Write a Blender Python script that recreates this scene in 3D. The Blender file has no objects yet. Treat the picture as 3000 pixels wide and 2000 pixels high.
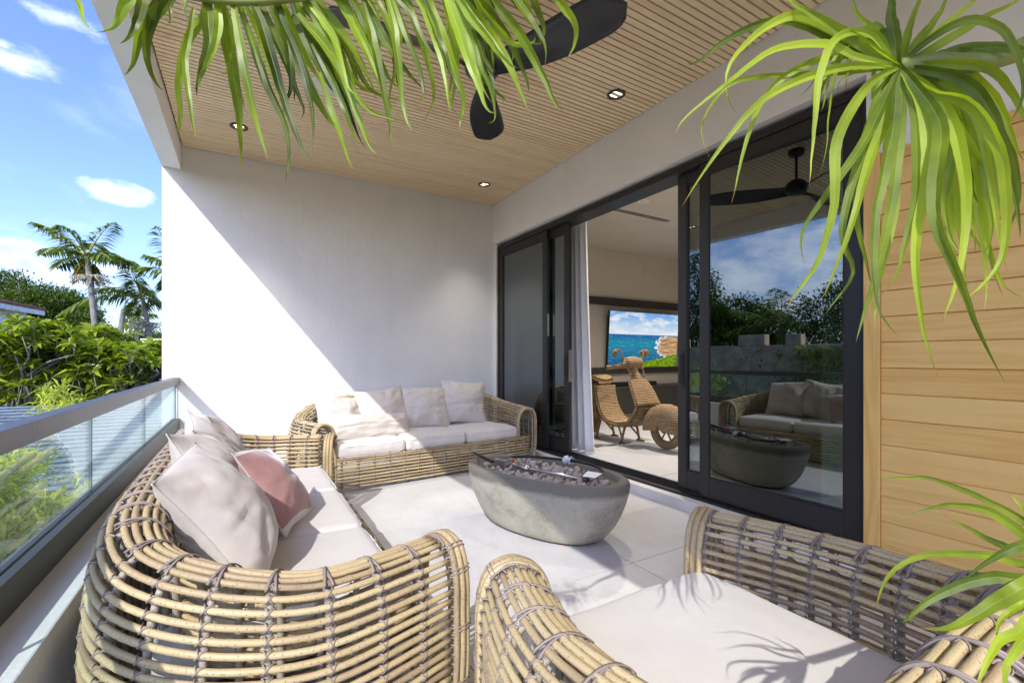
import bpy, bmesh, math, random
import numpy as np
from mathutils import Vector, Matrix, Euler, noise

random.seed(7)
rng = np.random.default_rng(7)
PI = math.pi
R = math.radians
scn = bpy.context.scene
col = scn.collection

# ------------------------------------------------------------------ camera
CAM_H = 1.2
cam_d = bpy.data.cameras.new('camera')
cam = bpy.data.objects.new('camera', cam_d)
col.objects.link(cam)
cam.location = (0, 0, CAM_H)
cam.rotation_euler = (R(90), 0, R(-30.5))
cam_d.sensor_width = 36
cam_d.lens = 16.0
cam_d.shift_y = 0.016
cam_d.clip_start = 0.02
cam_d.clip_end = 2000
scn.camera = cam

# ------------------------------------------------------------------ light
SUN = Vector((1.0, 1.14, -1.25)).normalized()          # the way the light travels
sun_d = bpy.data.lights.new('sun', 'SUN')
sun_d.energy = 2.0
sun_d.angle = R(0.5)
sun_d.color = (1.0, 0.955, 0.89)
sun = bpy.data.objects.new('sun', sun_d)
sun.rotation_euler = SUN.to_track_quat('-Z', 'Y').to_euler()
sun.location = (-6, -7, 9)
col.objects.link(sun)

world = bpy.data.worlds.new('World')
scn.world = world
world.use_nodes = True
wt = world.node_tree
wt.nodes.clear()


def NN(nt, kind, **kw):
    n = nt.nodes.new(kind)
    for k, v in kw.items():
        if k in n.inputs:
            n.inputs[k].default_value = v
        else:
            setattr(n, k, v)
    return n


def M_(nt, op, a, b=None, c=None):
    n = nt.nodes.new('ShaderNodeMath')
    n.operation = op
    for i, x in enumerate((a, b, c)):
        if x is None:
            continue
        if isinstance(x, (int, float)):
            n.inputs[i].default_value = x
        else:
            nt.links.new(x, n.inputs[i])
    return n.outputs[0]


def VM_(nt, op, a, b=None):
    n = nt.nodes.new('ShaderNodeVectorMath')
    n.operation = op
    for i, x in enumerate((a, b)):
        if x is None:
            continue
        if isinstance(x, (tuple, list, Vector)):
            n.inputs[i].default_value = x
        elif isinstance(x, (int, float)):
            n.inputs['Scale'].default_value = x
        else:
            nt.links.new(x, n.inputs[i])
    return n.outputs['Value'] if op in ('DOT_PRODUCT', 'LENGTH', 'DISTANCE') else n.outputs[0]


def ramp(nt, fac, stops, interp='LINEAR'):
    n = nt.nodes.new('ShaderNodeValToRGB')
    n.color_ramp.interpolation = interp
    while len(n.color_ramp.elements) > 1:
        n.color_ramp.elements.remove(n.color_ramp.elements[-1])
    for i, (p, c) in enumerate(stops):
        e = n.color_ramp.elements[0] if i == 0 else n.color_ramp.elements.new(p)
        e.position = p
        c = (c, c, c) if isinstance(c, (int, float)) else c
        e.color = (c[0], c[1], c[2], 1)
    nt.links.new(fac, n.inputs[0])
    return n.outputs[0]


def mixc(nt, fac, a, b, blend='MIX'):
    n = nt.nodes.new('ShaderNodeMix')
    n.data_type = 'RGBA'
    n.blend_type = blend
    for s, x in (('Factor', fac), ('A', a), ('B', b)):
        sock = [i for i in n.inputs if i.name == s and (i.type == 'VALUE' if s == 'Factor' else i.type == 'RGBA')][0]
        if isinstance(x, (int, float)) and s == 'Factor':
            sock.default_value = x
        elif isinstance(x, (tuple, list)):
            sock.default_value = (x[0], x[1], x[2], 1)
        else:
            nt.links.new(x, sock)
    return [o for o in n.outputs if o.type == 'RGBA'][0]


FPX = 16.0 / 36.0 * 3000.0


def ray(u, v):
    """world direction per metre of depth for a point of the 3000x2000 photograph"""
    a = R(30.5)
    xc = (u - 1500.0) / FPX
    return Vector((math.sin(a) + xc * math.cos(a), math.cos(a) - xc * math.sin(a), (1048.0 - v) / FPX))


def at(u, v, s):
    return Vector((0, 0, CAM_H)) + ray(u, v) * s


def make_world():
    nt = wt
    out = NN(nt, 'ShaderNodeOutputWorld')
    bg = NN(nt, 'ShaderNodeBackground', Strength=0.15)
    sky = NN(nt, 'ShaderNodeTexSky', sky_type='NISHITA', sun_disc=False)
    sky.sun_elevation = math.asin(-SUN.z)
    sky.sun_rotation = math.atan2(-SUN.x, -SUN.y) % (2 * PI)
    sky.altitude = 0
    sky.air_density = 1.0
    sky.dust_density = 1.3
    sky.ozone_density = 2.2
    tc = NN(nt, 'ShaderNodeTexCoord')
    d = VM_(nt, 'NORMALIZE', tc.outputs['Generated'])
    sx = NN(nt, 'ShaderNodeSeparateXYZ')
    nt.links.new(d, sx.inputs[0])
    z = sx.outputs[2]
    zz = M_(nt, 'ADD', M_(nt, 'MAXIMUM', z, 0.0), 0.16)
    cp = NN(nt, 'ShaderNodeCombineXYZ')
    nt.links.new(M_(nt, 'DIVIDE', sx.outputs[0], zz), cp.inputs[0])
    nt.links.new(M_(nt, 'DIVIDE', sx.outputs[1], zz), cp.inputs[1])
    nz = NN(nt, 'ShaderNodeTexNoise', Scale=1.15, Detail=9.0, Roughness=0.58, Distortion=0.35)
    nt.links.new(cp.outputs[0], nz.inputs['Vector'])
    fine = NN(nt, 'ShaderNodeTexNoise', Scale=13.0, Detail=10.0, Roughness=0.6)
    nt.links.new(VM_(nt, 'MULTIPLY', d, (1, 1, 2.2)), fine.inputs['Vector'])
    # separate cumulus heads: a direction, its angular half-width and half-height
    heads = [(55, 175, .060, .028, 1.0), (10, 135, .03, .03, .9), (335, 565, .060, .020, 1.05), (20, 745, .08, .02, .7),
             (150, 812, .07, .018, .62), (180, 60, .05, .018, .5), (280, 100, .04, .018, .5), (330, 790, .05, .02, .5)]
    tot = None
    items = []
    for (u, v, a, b, s) in heads:
        items.append((ray(u, v).normalized(), a, b, s))
    for (u, v, a, b, s) in [(2290, 815, .16, .085, 1.15), (2170, 880, .10, .05, 1.0), (2440, 740, .2, .12, 1.1), (2060, 815, .05, .04, .8), (2500, 860, .2, .1, 1.0)]:
        q = ray(u, v)
        q.x = -q.x
        items.append((q.normalized(), a, b, s))
    for k in range(9):
        az = random.uniform(0, 2 * PI)
        el = random.uniform(.1, .5)
        q = Vector((math.cos(az) * math.cos(el), math.sin(az) * math.cos(el), math.sin(el)))
        if min((q - i[0]).length for i in items) < .35:
            continue
        items.append((q, random.uniform(.08, .2), random.uniform(.04, .09), random.uniform(.7, 1.1)))
    AZ = 2.5
    dz = VM_(nt, 'MULTIPLY', d, (1, 1, AZ))
    for (q, a, b, s) in items:
        f = M_(nt, 'MULTIPLY_ADD', VM_(nt, 'DISTANCE', dz, (q.x, q.y, q.z * AZ)), -s / a, s)
        tot = f if tot is None else M_(nt, 'MAXIMUM', tot, f)
    tot = M_(nt, 'MAXIMUM', tot, 0.0)
    shaped = M_(nt, 'ADD', M_(nt, 'MULTIPLY', tot, 0.75), M_(nt, 'MULTIPLY', M_(nt, 'SUBTRACT', fine.outputs[0], 0.5), 2.3))
    shaped = M_(nt, 'MULTIPLY', shaped, M_(nt, 'MINIMUM', M_(nt, 'MULTIPLY', tot, 6.0), 1.0))
    cum = ramp(nt, shaped, [(0.0, 0.0), (1.15, 1.0)], 'EASE')
    wisp = ramp(nt, nz.outputs[0], [(0.52, 0.0), (0.80, 0.4)], 'EASE')
    cl = M_(nt, 'MINIMUM', M_(nt, 'ADD', M_(nt, 'MULTIPLY', cum, 0.66), wisp), 0.9)
    cl = M_(nt, 'MULTIPLY', cl, M_(nt, 'MINIMUM', M_(nt, 'MAXIMUM', M_(nt, 'MULTIPLY', z, 18.0), 0.0), 1.0))
    tint = mixc(nt, 1.0, sky.outputs[0], (0.75, 0.80, 1.08), 'MULTIPLY')
    bwn = NN(nt, 'ShaderNodeTexNoise', Scale=5.0, Detail=5.0)
    nt.links.new(d, bwn.inputs['Vector'])
    cloudc = ramp(nt, bwn.outputs[0], [(0.3, (5.2, 5.8, 6.8)), (0.62, (7.4, 7.6, 8.0))])
    c = mixc(nt, cl, tint, cloudc)
    nt.links.new(c, bg.inputs[0])
    nt.links.new(bg.outputs[0], out.inputs[0])


make_world()
world.cycles.sampling_method = 'MANUAL'
world.cycles.sample_map_resolution = 512

scn.view_settings.view_transform = 'Standard'
scn.view_settings.look = 'None'
scn.view_settings.exposure = 1.18
scn.view_settings.gamma = 1.0
scn.view_settings.use_curve_mapping = False
scn.render.engine = 'CYCLES'
cy = scn.cycles
cy.use_denoising = True
cy.max_bounces = 10
cy.diffuse_bounces = 6
cy.glossy_bounces = 4
cy.transmission_bounces = 6
cy.transparent_max_bounces = 16
cy.sample_clamp_indirect = 6
cy.caustics_reflective = False
cy.caustics_refractive = False

# ------------------------------------------------------------------ helpers


def tag(o, label=None, cat=None, group=None, kind=None):
    if label:
        o['label'] = label
    if cat:
        o['category'] = cat
    if group:
        o['group'] = group
    if kind:
        o['kind'] = kind
    return o


def empty(name, loc=(0, 0, 0), rz=0.0, label=None, cat=None, group=None):
    o = bpy.data.objects.new(name, None)
    col.objects.link(o)
    o.location = loc
    o.rotation_euler = (0, 0, rz)
    return tag(o, label, cat, group)


def mesh(name, V, F, uv=None, smooth=True):
    me = bpy.data.meshes.new(name)
    me.from_pydata([tuple(map(float, p)) for p in V], [], [tuple(map(int, f)) for f in F])
    if uv is not None:
        uv = np.asarray(uv, dtype=np.float32)
        l = me.uv_layers.new(name='uv')
        idx = np.empty(len(me.loops), dtype=np.int32)
        me.loops.foreach_get('vertex_index', idx)
        l.data.foreach_set('uv', uv[idx].ravel())
    if smooth:
        me.polygons.foreach_set('use_smooth', np.ones(len(me.polygons), dtype=bool))
    me.update()
    return me


def obj(name, me, mat=None, parent=None, loc=None, rot=None):
    o = bpy.data.objects.new(name, me)
    col.objects.link(o)
    if mat is not None and me is not None and len(me.materials) == 0:
        me.materials.append(mat)
    if parent is not None:
        o.parent = parent
    if loc is not None:
        o.location = loc
    if rot is not None:
        o.rotation_euler = rot
    return o


class MB:
    """collects pieces of one mesh"""

    def __init__(s):
        s.V, s.F, s.U, s.n = [], [], [], 0

    def add(s, V, F, U=None):
        V = np.asarray(V, dtype=float).reshape(-1, 3)
        s.V.append(V)
        for f in F:
            s.F.append([i + s.n for i in f])
        s.U.append(np.asarray(U, dtype=float) if U is not None else np.zeros((len(V), 2)))
        s.n += len(V)
        return s

    def box(s, x0, x1, y0, y1, z0, z1):
        V = [(x0, y0, z0), (x1, y0, z0), (x1, y1, z0), (x0, y1, z0), (x0, y0, z1), (x1, y0, z1), (x1, y1, z1), (x0, y1, z1)]
        return s.add(V, [(0, 3, 2, 1), (4, 5, 6, 7), (0, 1, 5, 4), (1, 2, 6, 5), (2, 3, 7, 6), (3, 0, 4, 7)])

    def tube(s, P, r, n=8, cap=True, flat=None):
        V, F, U = tube(P, r, n, cap, flat)
        return s.add(V, F, U)

    def mesh(s, name, smooth=True):
        V = np.concatenate(s.V)
        return mesh(name, V, s.F, np.concatenate(s.U), smooth)

    def build(s, name, mat, parent=None, smooth=True, bevel=0, loc=None):
        me = s.mesh(name, smooth)
        if loc is not None:
            me.transform(Matrix.Translation(-Vector(loc)))
        if bevel:
            bm = bmesh.new()
            bm.from_mesh(me)
            bmesh.ops.bevel(bm, geom=bm.edges[:], offset=bevel, segments=2, affect='EDGES', profile=.5)
            bm.to_mesh(me)
            bm.free()
            me.polygons.foreach_set('use_smooth', np.zeros(len(me.polygons), dtype=bool))
        return obj(name, me, mat, parent, loc)


def frames(P):
    P = np.asarray(P, dtype=float)
    T = np.gradient(P, axis=0)
    T /= np.maximum(np.linalg.norm(T, axis=1, keepdims=True), 1e-9)
    up = np.array([0, 0, 1.0]) if abs(T[0][2]) < .9 else np.array([1.0, 0, 0])
    nrm = np.zeros_like(P)
    n0 = up - T[0] * np.dot(up, T[0])
    n0 /= np.linalg.norm(n0)
    for i in range(len(P)):
        n0 = n0 - T[i] * np.dot(n0, T[i])
        n0 /= max(np.linalg.norm(n0), 1e-9)
        nrm[i] = n0
    return P, T, nrm, np.cross(T, nrm)


def tube(P, r, n=8, cap=True, flat=None):
    P, T, A, B = frames(P)
    m = len(P)
    r = np.full(m, r, dtype=float) if np.isscalar(r) else np.asarray(r, dtype=float)
    th = np.arange(n) / n * 2 * PI
    c, s_ = np.cos(th), np.sin(th)
    fa = 1.0 if flat is None else flat
    V = P[:, None, :] + r[:, None, None] * (c[None, :, None] * A[:, None, :] * fa + s_[None, :, None] * B[:, None, :])
    L = np.concatenate([[0], np.cumsum(np.linalg.norm(np.diff(P, axis=0), axis=1))])
    U = np.stack([np.repeat(L, n), np.tile(th / (2 * PI), m)], axis=1)
    F = []
    for i in range(m - 1):
        for j in range(n):
            k = (j + 1) % n
            F.append((i * n + j, i * n + k, (i + 1) * n + k, (i + 1) * n + j))
    if cap:
        F.append(tuple(range(n))[::-1])
        F.append(tuple((m - 1) * n + j for j in range(n)))
    return V.reshape(-1, 3), F, U


def catmull(P, per=12):
    P = np.asarray(P, dtype=float)
    Q = np.vstack([2 * P[0] - P[1], P, 2 * P[-1] - P[-2]])
    out = []
    for i in range(1, len(Q) - 2):
        p0, p1, p2, p3 = Q[i - 1], Q[i], Q[i + 1], Q[i + 2]
        for t in np.linspace(0, 1, per, endpoint=False):
            out.append(.5 * ((2 * p1) + (-p0 + p2) * t + (2 * p0 - 5 * p1 + 4 * p2 - p3) * t * t + (-p0 + 3 * p1 - 3 * p2 + p3) * t ** 3))
    out.append(P[-1])
    return np.array(out)


def resample(P, n):
    P = np.asarray(P, dtype=float)
    L = np.concatenate([[0], np.cumsum(np.linalg.norm(np.diff(P, axis=0), axis=1))])
    t = np.linspace(0, L[-1], n)
    return np.stack([np.interp(t, L, P[:, k]) for k in range(P.shape[1])], axis=1)


def fnoise(p, sc, seed=0.0):
    return noise.fractal(Vector((p[0] * sc + seed, p[1] * sc + seed * 1.7, p[2] * sc - seed)), 1.0, 2.0, 4)


# ------------------------------------------------------------------ materials
MAT = {}


def material(name, base, rough=.5, metal=0.0, fn=None, spec=None):
    m = bpy.data.materials.new(name)
    m.use_nodes = True
    nt = m.node_tree
    b = nt.nodes['Principled BSDF']
    b.inputs['Base Color'].default_value = (*base, 1)
    b.inputs['Roughness'].default_value = rough
    b.inputs['Metallic'].default_value = metal
    if spec is not None:
        b.inputs['Specular IOR Level'].default_value = spec
    if fn:
        fn(nt, b)
    MAT[name] = m
    return m


def co(nt, kind='Object'):
    return NN(nt, 'ShaderNodeTexCoord').outputs[kind]


def noise_t(nt, vec, scale, detail=4.0, rough=.55, dist=0.0):
    n = NN(nt, 'ShaderNodeTexNoise', Scale=scale, Detail=detail, Roughness=rough, Distortion=dist)
    nt.links.new(vec, n.inputs['Vector'])
    return n.outputs[0]


def bump(nt, b, h, strength=.3, dist=.01):
    n = NN(nt, 'ShaderNodeBump', Strength=strength, Distance=dist)
    nt.links.new(h, n.inputs['Height'])
    nt.links.new(n.outputs[0], b.inputs['Normal'])
    return n


def setc(nt, b, c, sock='Base Color'):
    nt.links.new(c, b.inputs[sock])


def f_stucco(lo, hi, s1=90, st=.35):
    def f(nt, b):
        v = co(nt)
        n1 = noise_t(nt, v, s1, 5, .6)
        n2 = noise_t(nt, v, 3.0, 4)
        st2 = noise_t(nt, VM_(nt, 'MULTIPLY', v, (1, 1, .16)), 2.2, 5, .6)
        c = mixc(nt, 1.0, ramp(nt, n2, [(.3, lo), (.7, hi)]), ramp(nt, st2, [(.28, .94), (.5, 1.0)]), 'MULTIPLY')
        setc(nt, b, c)
        n3 = noise_t(nt, VM_(nt, 'MULTIPLY', v, (1, 1, .6)), 11.0, 4, .6, .8)
        bump(nt, b, M_(nt, 'ADD', n1, M_(nt, 'ADD', M_(nt, 'MULTIPLY', n2, 3.0), M_(nt, 'MULTIPLY', n3, 1.6))), st, .006)
    return f


def f_wood(c1, c2, c3, axis, scale=1.0, knots=False):
    """grain running along one axis, shifted from piece to piece"""
    def f(nt, b):
        oi = NN(nt, 'ShaderNodeObjectInfo')
        v = co(nt)
        off = NN(nt, 'ShaderNodeCombineXYZ')
        nt.links.new(M_(nt, 'MULTIPLY', oi.outputs['Random'], 37.0), off.inputs[0])
        nt.links.new(M_(nt, 'MULTIPLY', oi.outputs['Random'], 91.0), off.inputs[1])
        nt.links.new(M_(nt, 'MULTIPLY', oi.outputs['Random'], 53.0), off.inputs[2])
        v = VM_(nt, 'ADD', v, off.outputs[0])
        st = [9.0 * scale] * 3
        st[axis] = .8 * scale
        vs = VM_(nt, 'MULTIPLY', v, tuple(st))
        warp = noise_t(nt, vs, 1.0, 3, .5, .5)
        rings = M_(nt, 'SINE', M_(nt, 'MULTIPLY', warp, 34.0))
        fs = [230.0 * scale] * 3
        fs[axis] = 5.0 * scale
        fib = noise_t(nt, VM_(nt, 'MULTIPLY', v, tuple(fs)), 1.0, 3, .6)
        k = M_(nt, 'ADD', M_(nt, 'MULTIPLY', rings, .11), M_(nt, 'ADD', M_(nt, 'MULTIPLY', fib, .5), M_(nt, 'MULTIPLY', warp, .35)))
        k = M_(nt, 'ADD', k, M_(nt, 'MULTIPLY', M_(nt, 'SUBTRACT', oi.outputs['Random'], .5), .30))
        c = ramp(nt, k, [(.12, c3), (.38, c2), (.62, c1)])
        if knots:
            ks = [3.6] * 3
            ks[axis] = 1.5
            vo = NN(nt, 'ShaderNodeTexVoronoi', Scale=1.0)
            nt.links.new(VM_(nt, 'MULTIPLY', v, tuple(ks)), vo.inputs['Vector'])
            c = mixc(nt, ramp(nt, vo.outputs['Distance'], [(.018, .85), (.05, .30), (.10, 0.0)]), c, (.16, .07, .02))
        setc(nt, b, c)
        bump(nt, b, fib, .12, .002)
    return f


def f_fabric(base, var=.06):
    def f(nt, b):
        v = co(nt)
        n = noise_t(nt, v, 5.0, 5, .6)
        lo = tuple(c * (1 - var * 1.6) for c in base)
        hi = tuple(min(1, c * (1 + var)) for c in base)
        setc(nt, b, ramp(nt, n, [(.3, lo), (.7, hi)]))
        w = noise_t(nt, v, 480.0, 2, .5)
        w2 = noise_t(nt, VM_(nt, 'MULTIPLY', v, (1, 1, .45)), 15.0, 4, .55, 1.2)
        bump(nt, b, M_(nt, 'ADD', M_(nt, 'MULTIPLY', w, .10), M_(nt, 'MULTIPLY', w2, .55)), .28, .010)
        b.inputs['Sheen Weight'].default_value = .15
    return f


def f_cane(nt, b):
    oi = NN(nt, 'ShaderNodeObjectInfo')
    uv = NN(nt, 'ShaderNodeUVMap')
    sx = NN(nt, 'ShaderNodeSeparateXYZ')
    nt.links.new(uv.outputs[0], sx.inputs[0])
    ln = sx.outputs[0]
    cv = NN(nt, 'ShaderNodeCombineXYZ')
    nt.links.new(M_(nt, 'MULTIPLY', ln, 3.2), cv.inputs[0])
    nt.links.new(M_(nt, 'MULTIPLY', oi.outputs['Random'], 60.0), cv.inputs[1])
    big = noise_t(nt, cv.outputs[0], 1.0, 2)
    cv2 = NN(nt, 'ShaderNodeCombineXYZ')
    nt.links.new(M_(nt, 'MULTIPLY', ln, 6.0), cv2.inputs[0])
    nt.links.new(M_(nt, 'MULTIPLY', sx.outputs[1], 7.0), cv2.inputs[1])
    nt.links.new(M_(nt, 'MULTIPLY', oi.outputs['Random'], 30.0), cv2.inputs[2])
    streak = noise_t(nt, cv2.outputs[0], 2.0, 3)
    nv = NN(nt, 'ShaderNodeTexVoronoi', voronoi_dimensions='2D', Scale=1.0)
    cv3 = NN(nt, 'ShaderNodeCombineXYZ')
    nt.links.new(M_(nt, 'MULTIPLY', M_(nt, 'ADD', ln, M_(nt, 'MULTIPLY', oi.outputs['Random'], 9.0)), 75.0), cv3.inputs[0])
    nt.links.new(M_(nt, 'MULTIPLY', sx.outputs[1], 3.0), cv3.inputs[1])
    nt.links.new(cv3.outputs[0], nv.inputs['Vector'])
    k = M_(nt, 'ADD', M_(nt, 'MULTIPLY', big, .75), M_(nt, 'ADD', M_(nt, 'MULTIPLY', streak, .35), M_(nt, 'MULTIPLY', oi.outputs['Random'], .35)))
    c = ramp(nt, k, [(.42, (.23, .165, .10)), (.60, (.41, .31, .175)), (.78, (.52, .405, .215)), (1.0, (.56, .46, .26))])
    notch = ramp(nt, nv.outputs['Distance'], [(.07, .50), (.17, 1.0)])
    setc(nt, b, mixc(nt, 1.0, c, notch, 'MULTIPLY'))
    bump(nt, b, M_(nt, 'ADD', M_(nt, 'MULTIPLY', notch, .6), streak), .35, .0025)


def f_leaf(base, trans, rough=.42, tip=False, var=.25):
    def f(nt, b):
        oi = NN(nt, 'ShaderNodeObjectInfo')
        uv = NN(nt, 'ShaderNodeUVMap')
        sx = NN(nt, 'ShaderNodeSeparateXYZ')
        nt.links.new(uv.outputs[0], sx.inputs[0])
        v = co(nt)
        n = noise_t(nt, v, 3.0 if not tip else 14.0, 3)
        k = M_(nt, 'ADD', M_(nt, 'MULTIPLY', n, .7), M_(nt, 'MULTIPLY', oi.outputs['Random'] if tip else sx.outputs[1], .5))
        lo = tuple(c * (1 - var * 1.4) for c in base)
        hi = (min(1, base[0] * (1 + var * 1.8)), min(1, base[1] * (1 + var)), base[2] * (1 + var * .4))
        c = ramp(nt, k, [(.3, lo), (.85, hi)])
        if tip:
            # parallel veins and a dry brown tip
            ve = M_(nt, 'SINE', M_(nt, 'MULTIPLY', sx.outputs[1], 95.0))
            c = mixc(nt, 1.0, c, ramp(nt, ve, [(0.0, .74), (1.0, 1.0)]), 'MULTIPLY')
            br = M_(nt, 'MULTIPLY', ramp(nt, M_(nt, 'ADD', sx.outputs[0], M_(nt, 'MULTIPLY', n, .06)), [(.955, 0.0), (1.0, 1.0)]), M_(nt, 'GREATER_THAN', oi.outputs['Random'], .35))
            c = mixc(nt, br, c, (.35, .20, .07))
            sp_ = noise_t(nt, v, 260.0, 3, .6)
            c = mixc(nt, ramp(nt, sp_, [(.70, 0.0), (.76, .7)]), c, (.30, .22, .06))
            ed = M_(nt, 'ABSOLUTE', M_(nt, 'SUBTRACT', sx.outputs[1], .5))
            c = mixc(nt, ramp(nt, ed, [(.0, .45), (.045, 0.0)]), c, (.42, .52, .12))
        setc(nt, b, c)
        b.inputs['Roughness'].default_value = rough
        tr = NN(nt, 'ShaderNodeBsdfTranslucent')
        tc = mixc(nt, 1.0, c, (1.35, 1.4, .5), 'MULTIPLY')
        nt.links.new(tc, tr.inputs[0])
        mx = NN(nt, 'ShaderNodeMixShader', Fac=trans)
        nt.links.new(b.outputs[0], mx.inputs[1])
        nt.links.new(tr.outputs[0], mx.inputs[2])
        nt.links.new(mx.outputs[0], nt.nodes['Material Output'].inputs[0])
    return f


def glass_mat(name, tint, refl, rough=0.0, base_refl=0.04, milky=0.0, power=4.0):
    m = bpy.data.materials.new(name)
    m.use_nodes = True
    nt = m.node_tree
    nt.nodes.clear()
    out = NN(nt, 'ShaderNodeOutputMaterial')
    tr = NN(nt, 'ShaderNodeBsdfTransparent')
    tr.inputs[0].default_value = (*tint, 1)
    gl = NN(nt, 'ShaderNodeBsdfGlossy', Roughness=rough)
    gl.inputs[0].default_value = (*refl, 1)
    lw = NN(nt, 'ShaderNodeLayerWeight', Blend=.5)
    f5 = M_(nt, 'POWER', lw.outputs['Facing'], power)
    fac = M_(nt, 'ADD', base_refl, M_(nt, 'MULTIPLY', f5, 1.0 - base_refl))
    mx = NN(nt, 'ShaderNodeMixShader')
    nt.links.new(fac, mx.inputs[0])
    sh = tr.outputs[0]
    if milky:
        df = NN(nt, 'ShaderNodeBsdfDiffuse')
        df.inputs[0].default_value = (.8, .85, .85, 1)
        m2 = NN(nt, 'ShaderNodeMixShader', Fac=milky)
        nt.links.new(sh, m2.inputs[1])
        nt.links.new(df.outputs[0], m2.inputs[2])
        sh = m2.outputs[0]
    nt.links.new(sh, mx.inputs[1])
    nt.links.new(gl.outputs[0], mx.inputs[2])
    nt.links.new(mx.outputs[0], out.inputs[0])
    MAT[name] = m
    return m


def emit_mat(name, c, s):
    m = bpy.data.materials.new(name)
    m.use_nodes = True
    nt = m.node_tree
    nt.nodes.clear()
    out = NN(nt, 'ShaderNodeOutputMaterial')
    e = NN(nt, 'ShaderNodeEmission', Strength=s)
    e.inputs[0].default_value = (*c, 1)
    nt.links.new(e.outputs[0], out.inputs[0])
    MAT[name] = m
    return m


material('stucco', (.8, .8, .79), .85, fn=f_stucco((.755, .755, .75), (.80, .80, .795)))
material('smooth_paint', (.8, .79, .77), .7, fn=f_stucco((.84, .825, .795), (.87, .86, .835), 40, .06))
material('room_paint', (.62, .57, .50), .75, fn=f_stucco((.56, .51, .44), (.59, .54, .47), 40, .05))
material('room_panel', (.42, .39, .35), .6, fn=f_stucco((.36, .33, .295), (.38, .35, .31), 40, .05))
material('white_paint', (.8, .8, .8), .6, fn=f_stucco((.76, .76, .76), (.80, .80, .80), 40, .05))
material('slat_wood', (.6, .47, .3), .5, fn=f_wood((.90, .73, .48), (.86, .675, .42), (.77, .58, .335), 0))
material('groove', (.06, .038, .022), .8)
material('cedar', (.6, .36, .14), .45, fn=f_wood((.84, .545, .185), (.79, .49, .15), (.68, .385, .10), 1, .8, True))
material('cedar_upright', (.6, .36, .14), .45, fn=f_wood((.84, .545, .185), (.79, .49, .15), (.68, .385, .10), 2, .8))
material('frame_metal', (.032, .031, .031), .38, .35)
material('frame_black', (.008, .008, .008), .5)
material('steel', (.55, .54, .52), .28, 1.0)
material('rail_metal', (.42, .43, .45), .42, .6, fn=f_stucco((.105, .11, .125), (.15, .155, .17), 60, .1))
material('shoe_metal', (.10, .10, .095), .5, .5)
material('fan_black', (.022, .023, .027), .30)
material('fan_steel', (.06, .062, .07), .35, .3)
material('grille', (.75, .74, .72), .6)
material('white_sill', (.72, .72, .71), .55, fn=f_stucco((.58, .58, .57), (.78, .78, .77), 30, .25))
material('curtain', (.84, .84, .84), .9, fn=f_fabric((.84, .84, .845), .03))
material('cabinet', (.030, .027, .024), .45)
material('cabinet_top', (.045, .04, .035), .4)
material('black_plastic', (.006, .006, .007), .35)
material('rubber', (.008, .009, .012), .4)
material('red_plastic', (.6, .05, .015), .4)
material('paper', (.85, .85, .87), .7)
material('film', (.6, .62, .65), .25)
material('fabric', (.70, .66, .61), .95, fn=f_fabric((.62, .57, .515)))
material('seat_fabric', (.7, .67, .62), .95, fn=f_fabric((.63, .605, .57), .03))
material('cane', (.5, .38, .2), .55, fn=f_cane)
material('rib', (.30, .26, .22), .5, fn=f_stucco((.30, .26, .21), (.44, .385, .32), 30, .1))
material('lashing', (.2, .165, .145), .5, fn=f_stucco((.22, .18, .155), (.36, .30, .265), 60, .15))
material('webbing', (.16, .14, .12), .9)
material('bark', (.3, .26, .2), .9, fn=f_stucco((.20, .175, .14), (.40, .36, .30), 14, .6))
material('grey_bark', (.4, .38, .34), .9, fn=f_stucco((.15, .14, .125), (.33, .31, .28), 9, .6))
material('roof_tile', (.28, .11, .07), .8, fn=f_stucco((.20, .075, .05), (.34, .14, .09), 20, .5))
material('green_glass', (.02, .16, .15), .1)
material('terracotta', (.22, .085, .04), .8)
material('brass_tag', (.45, .42, .32), .45, .8)
material('earth', (.1, .1, .05), .95, fn=f_stucco((.04, .065, .018), (.14, .12, .06), .8, .5))
material('old_wall', (.42, .38, .31), .9, fn=f_stucco((.40, .31, .19), (.70, .56, .37), 1.3, .5))
material('dish', (.30, .33, .34), .5)
material('rope', (.4, .25, .12), .85, fn=None)
emit_mat('lamp_glow', (1.0, .86, .68), 9.0)


def f_tile(nt, b):
    oi = NN(nt, 'ShaderNodeObjectInfo')
    v = co(nt)
    off = NN(nt, 'ShaderNodeCombineXYZ')
    nt.links.new(M_(nt, 'MULTIPLY', oi.outputs['Random'], 50.0), off.inputs[0])
    v = VM_(nt, 'ADD', v, off.outputs[0])
    a = noise_t(nt, VM_(nt, 'MULTIPLY', v, (1.2, .8, 1)), 1.6, 7, .6, 1.4)
    c = ramp(nt, a, [(.3, (.575, .57, .57)), (.5, (.64, .64, .645)), (.7, (.68, .685, .695))])
    vein = M_(nt, 'ABSOLUTE', M_(nt, 'SUBTRACT', noise_t(nt, VM_(nt, 'MULTIPLY', v, (2.2, .9, 1)), 1.3, 5, .6, 2.2), .5))
    c = mixc(nt, 1.0, c, ramp(nt, vein, [(0.0, .93), (.03, 1.0)]), 'MULTIPLY')
    c = mixc(nt, 1.0, c, mixc(nt, oi.outputs['Random'], (.93, .93, .94), (1.0, 1.0, 1.0)), 'MULTIPLY')
    dirt = noise_t(nt, v, 24, 6, .7)
    c = mixc(nt, 1.0, c, ramp(nt, dirt, [(.30, .90), (.42, 1.0)]), 'MULTIPLY')
    setc(nt, b, c)
    setc(nt, b, ramp(nt, a, [(.3, .42), (.7, .30)]), 'Roughness')


material('tile', (.75, .74, .72), .35, fn=f_tile)
material('grout', (.13, .125, .12), .9)


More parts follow.
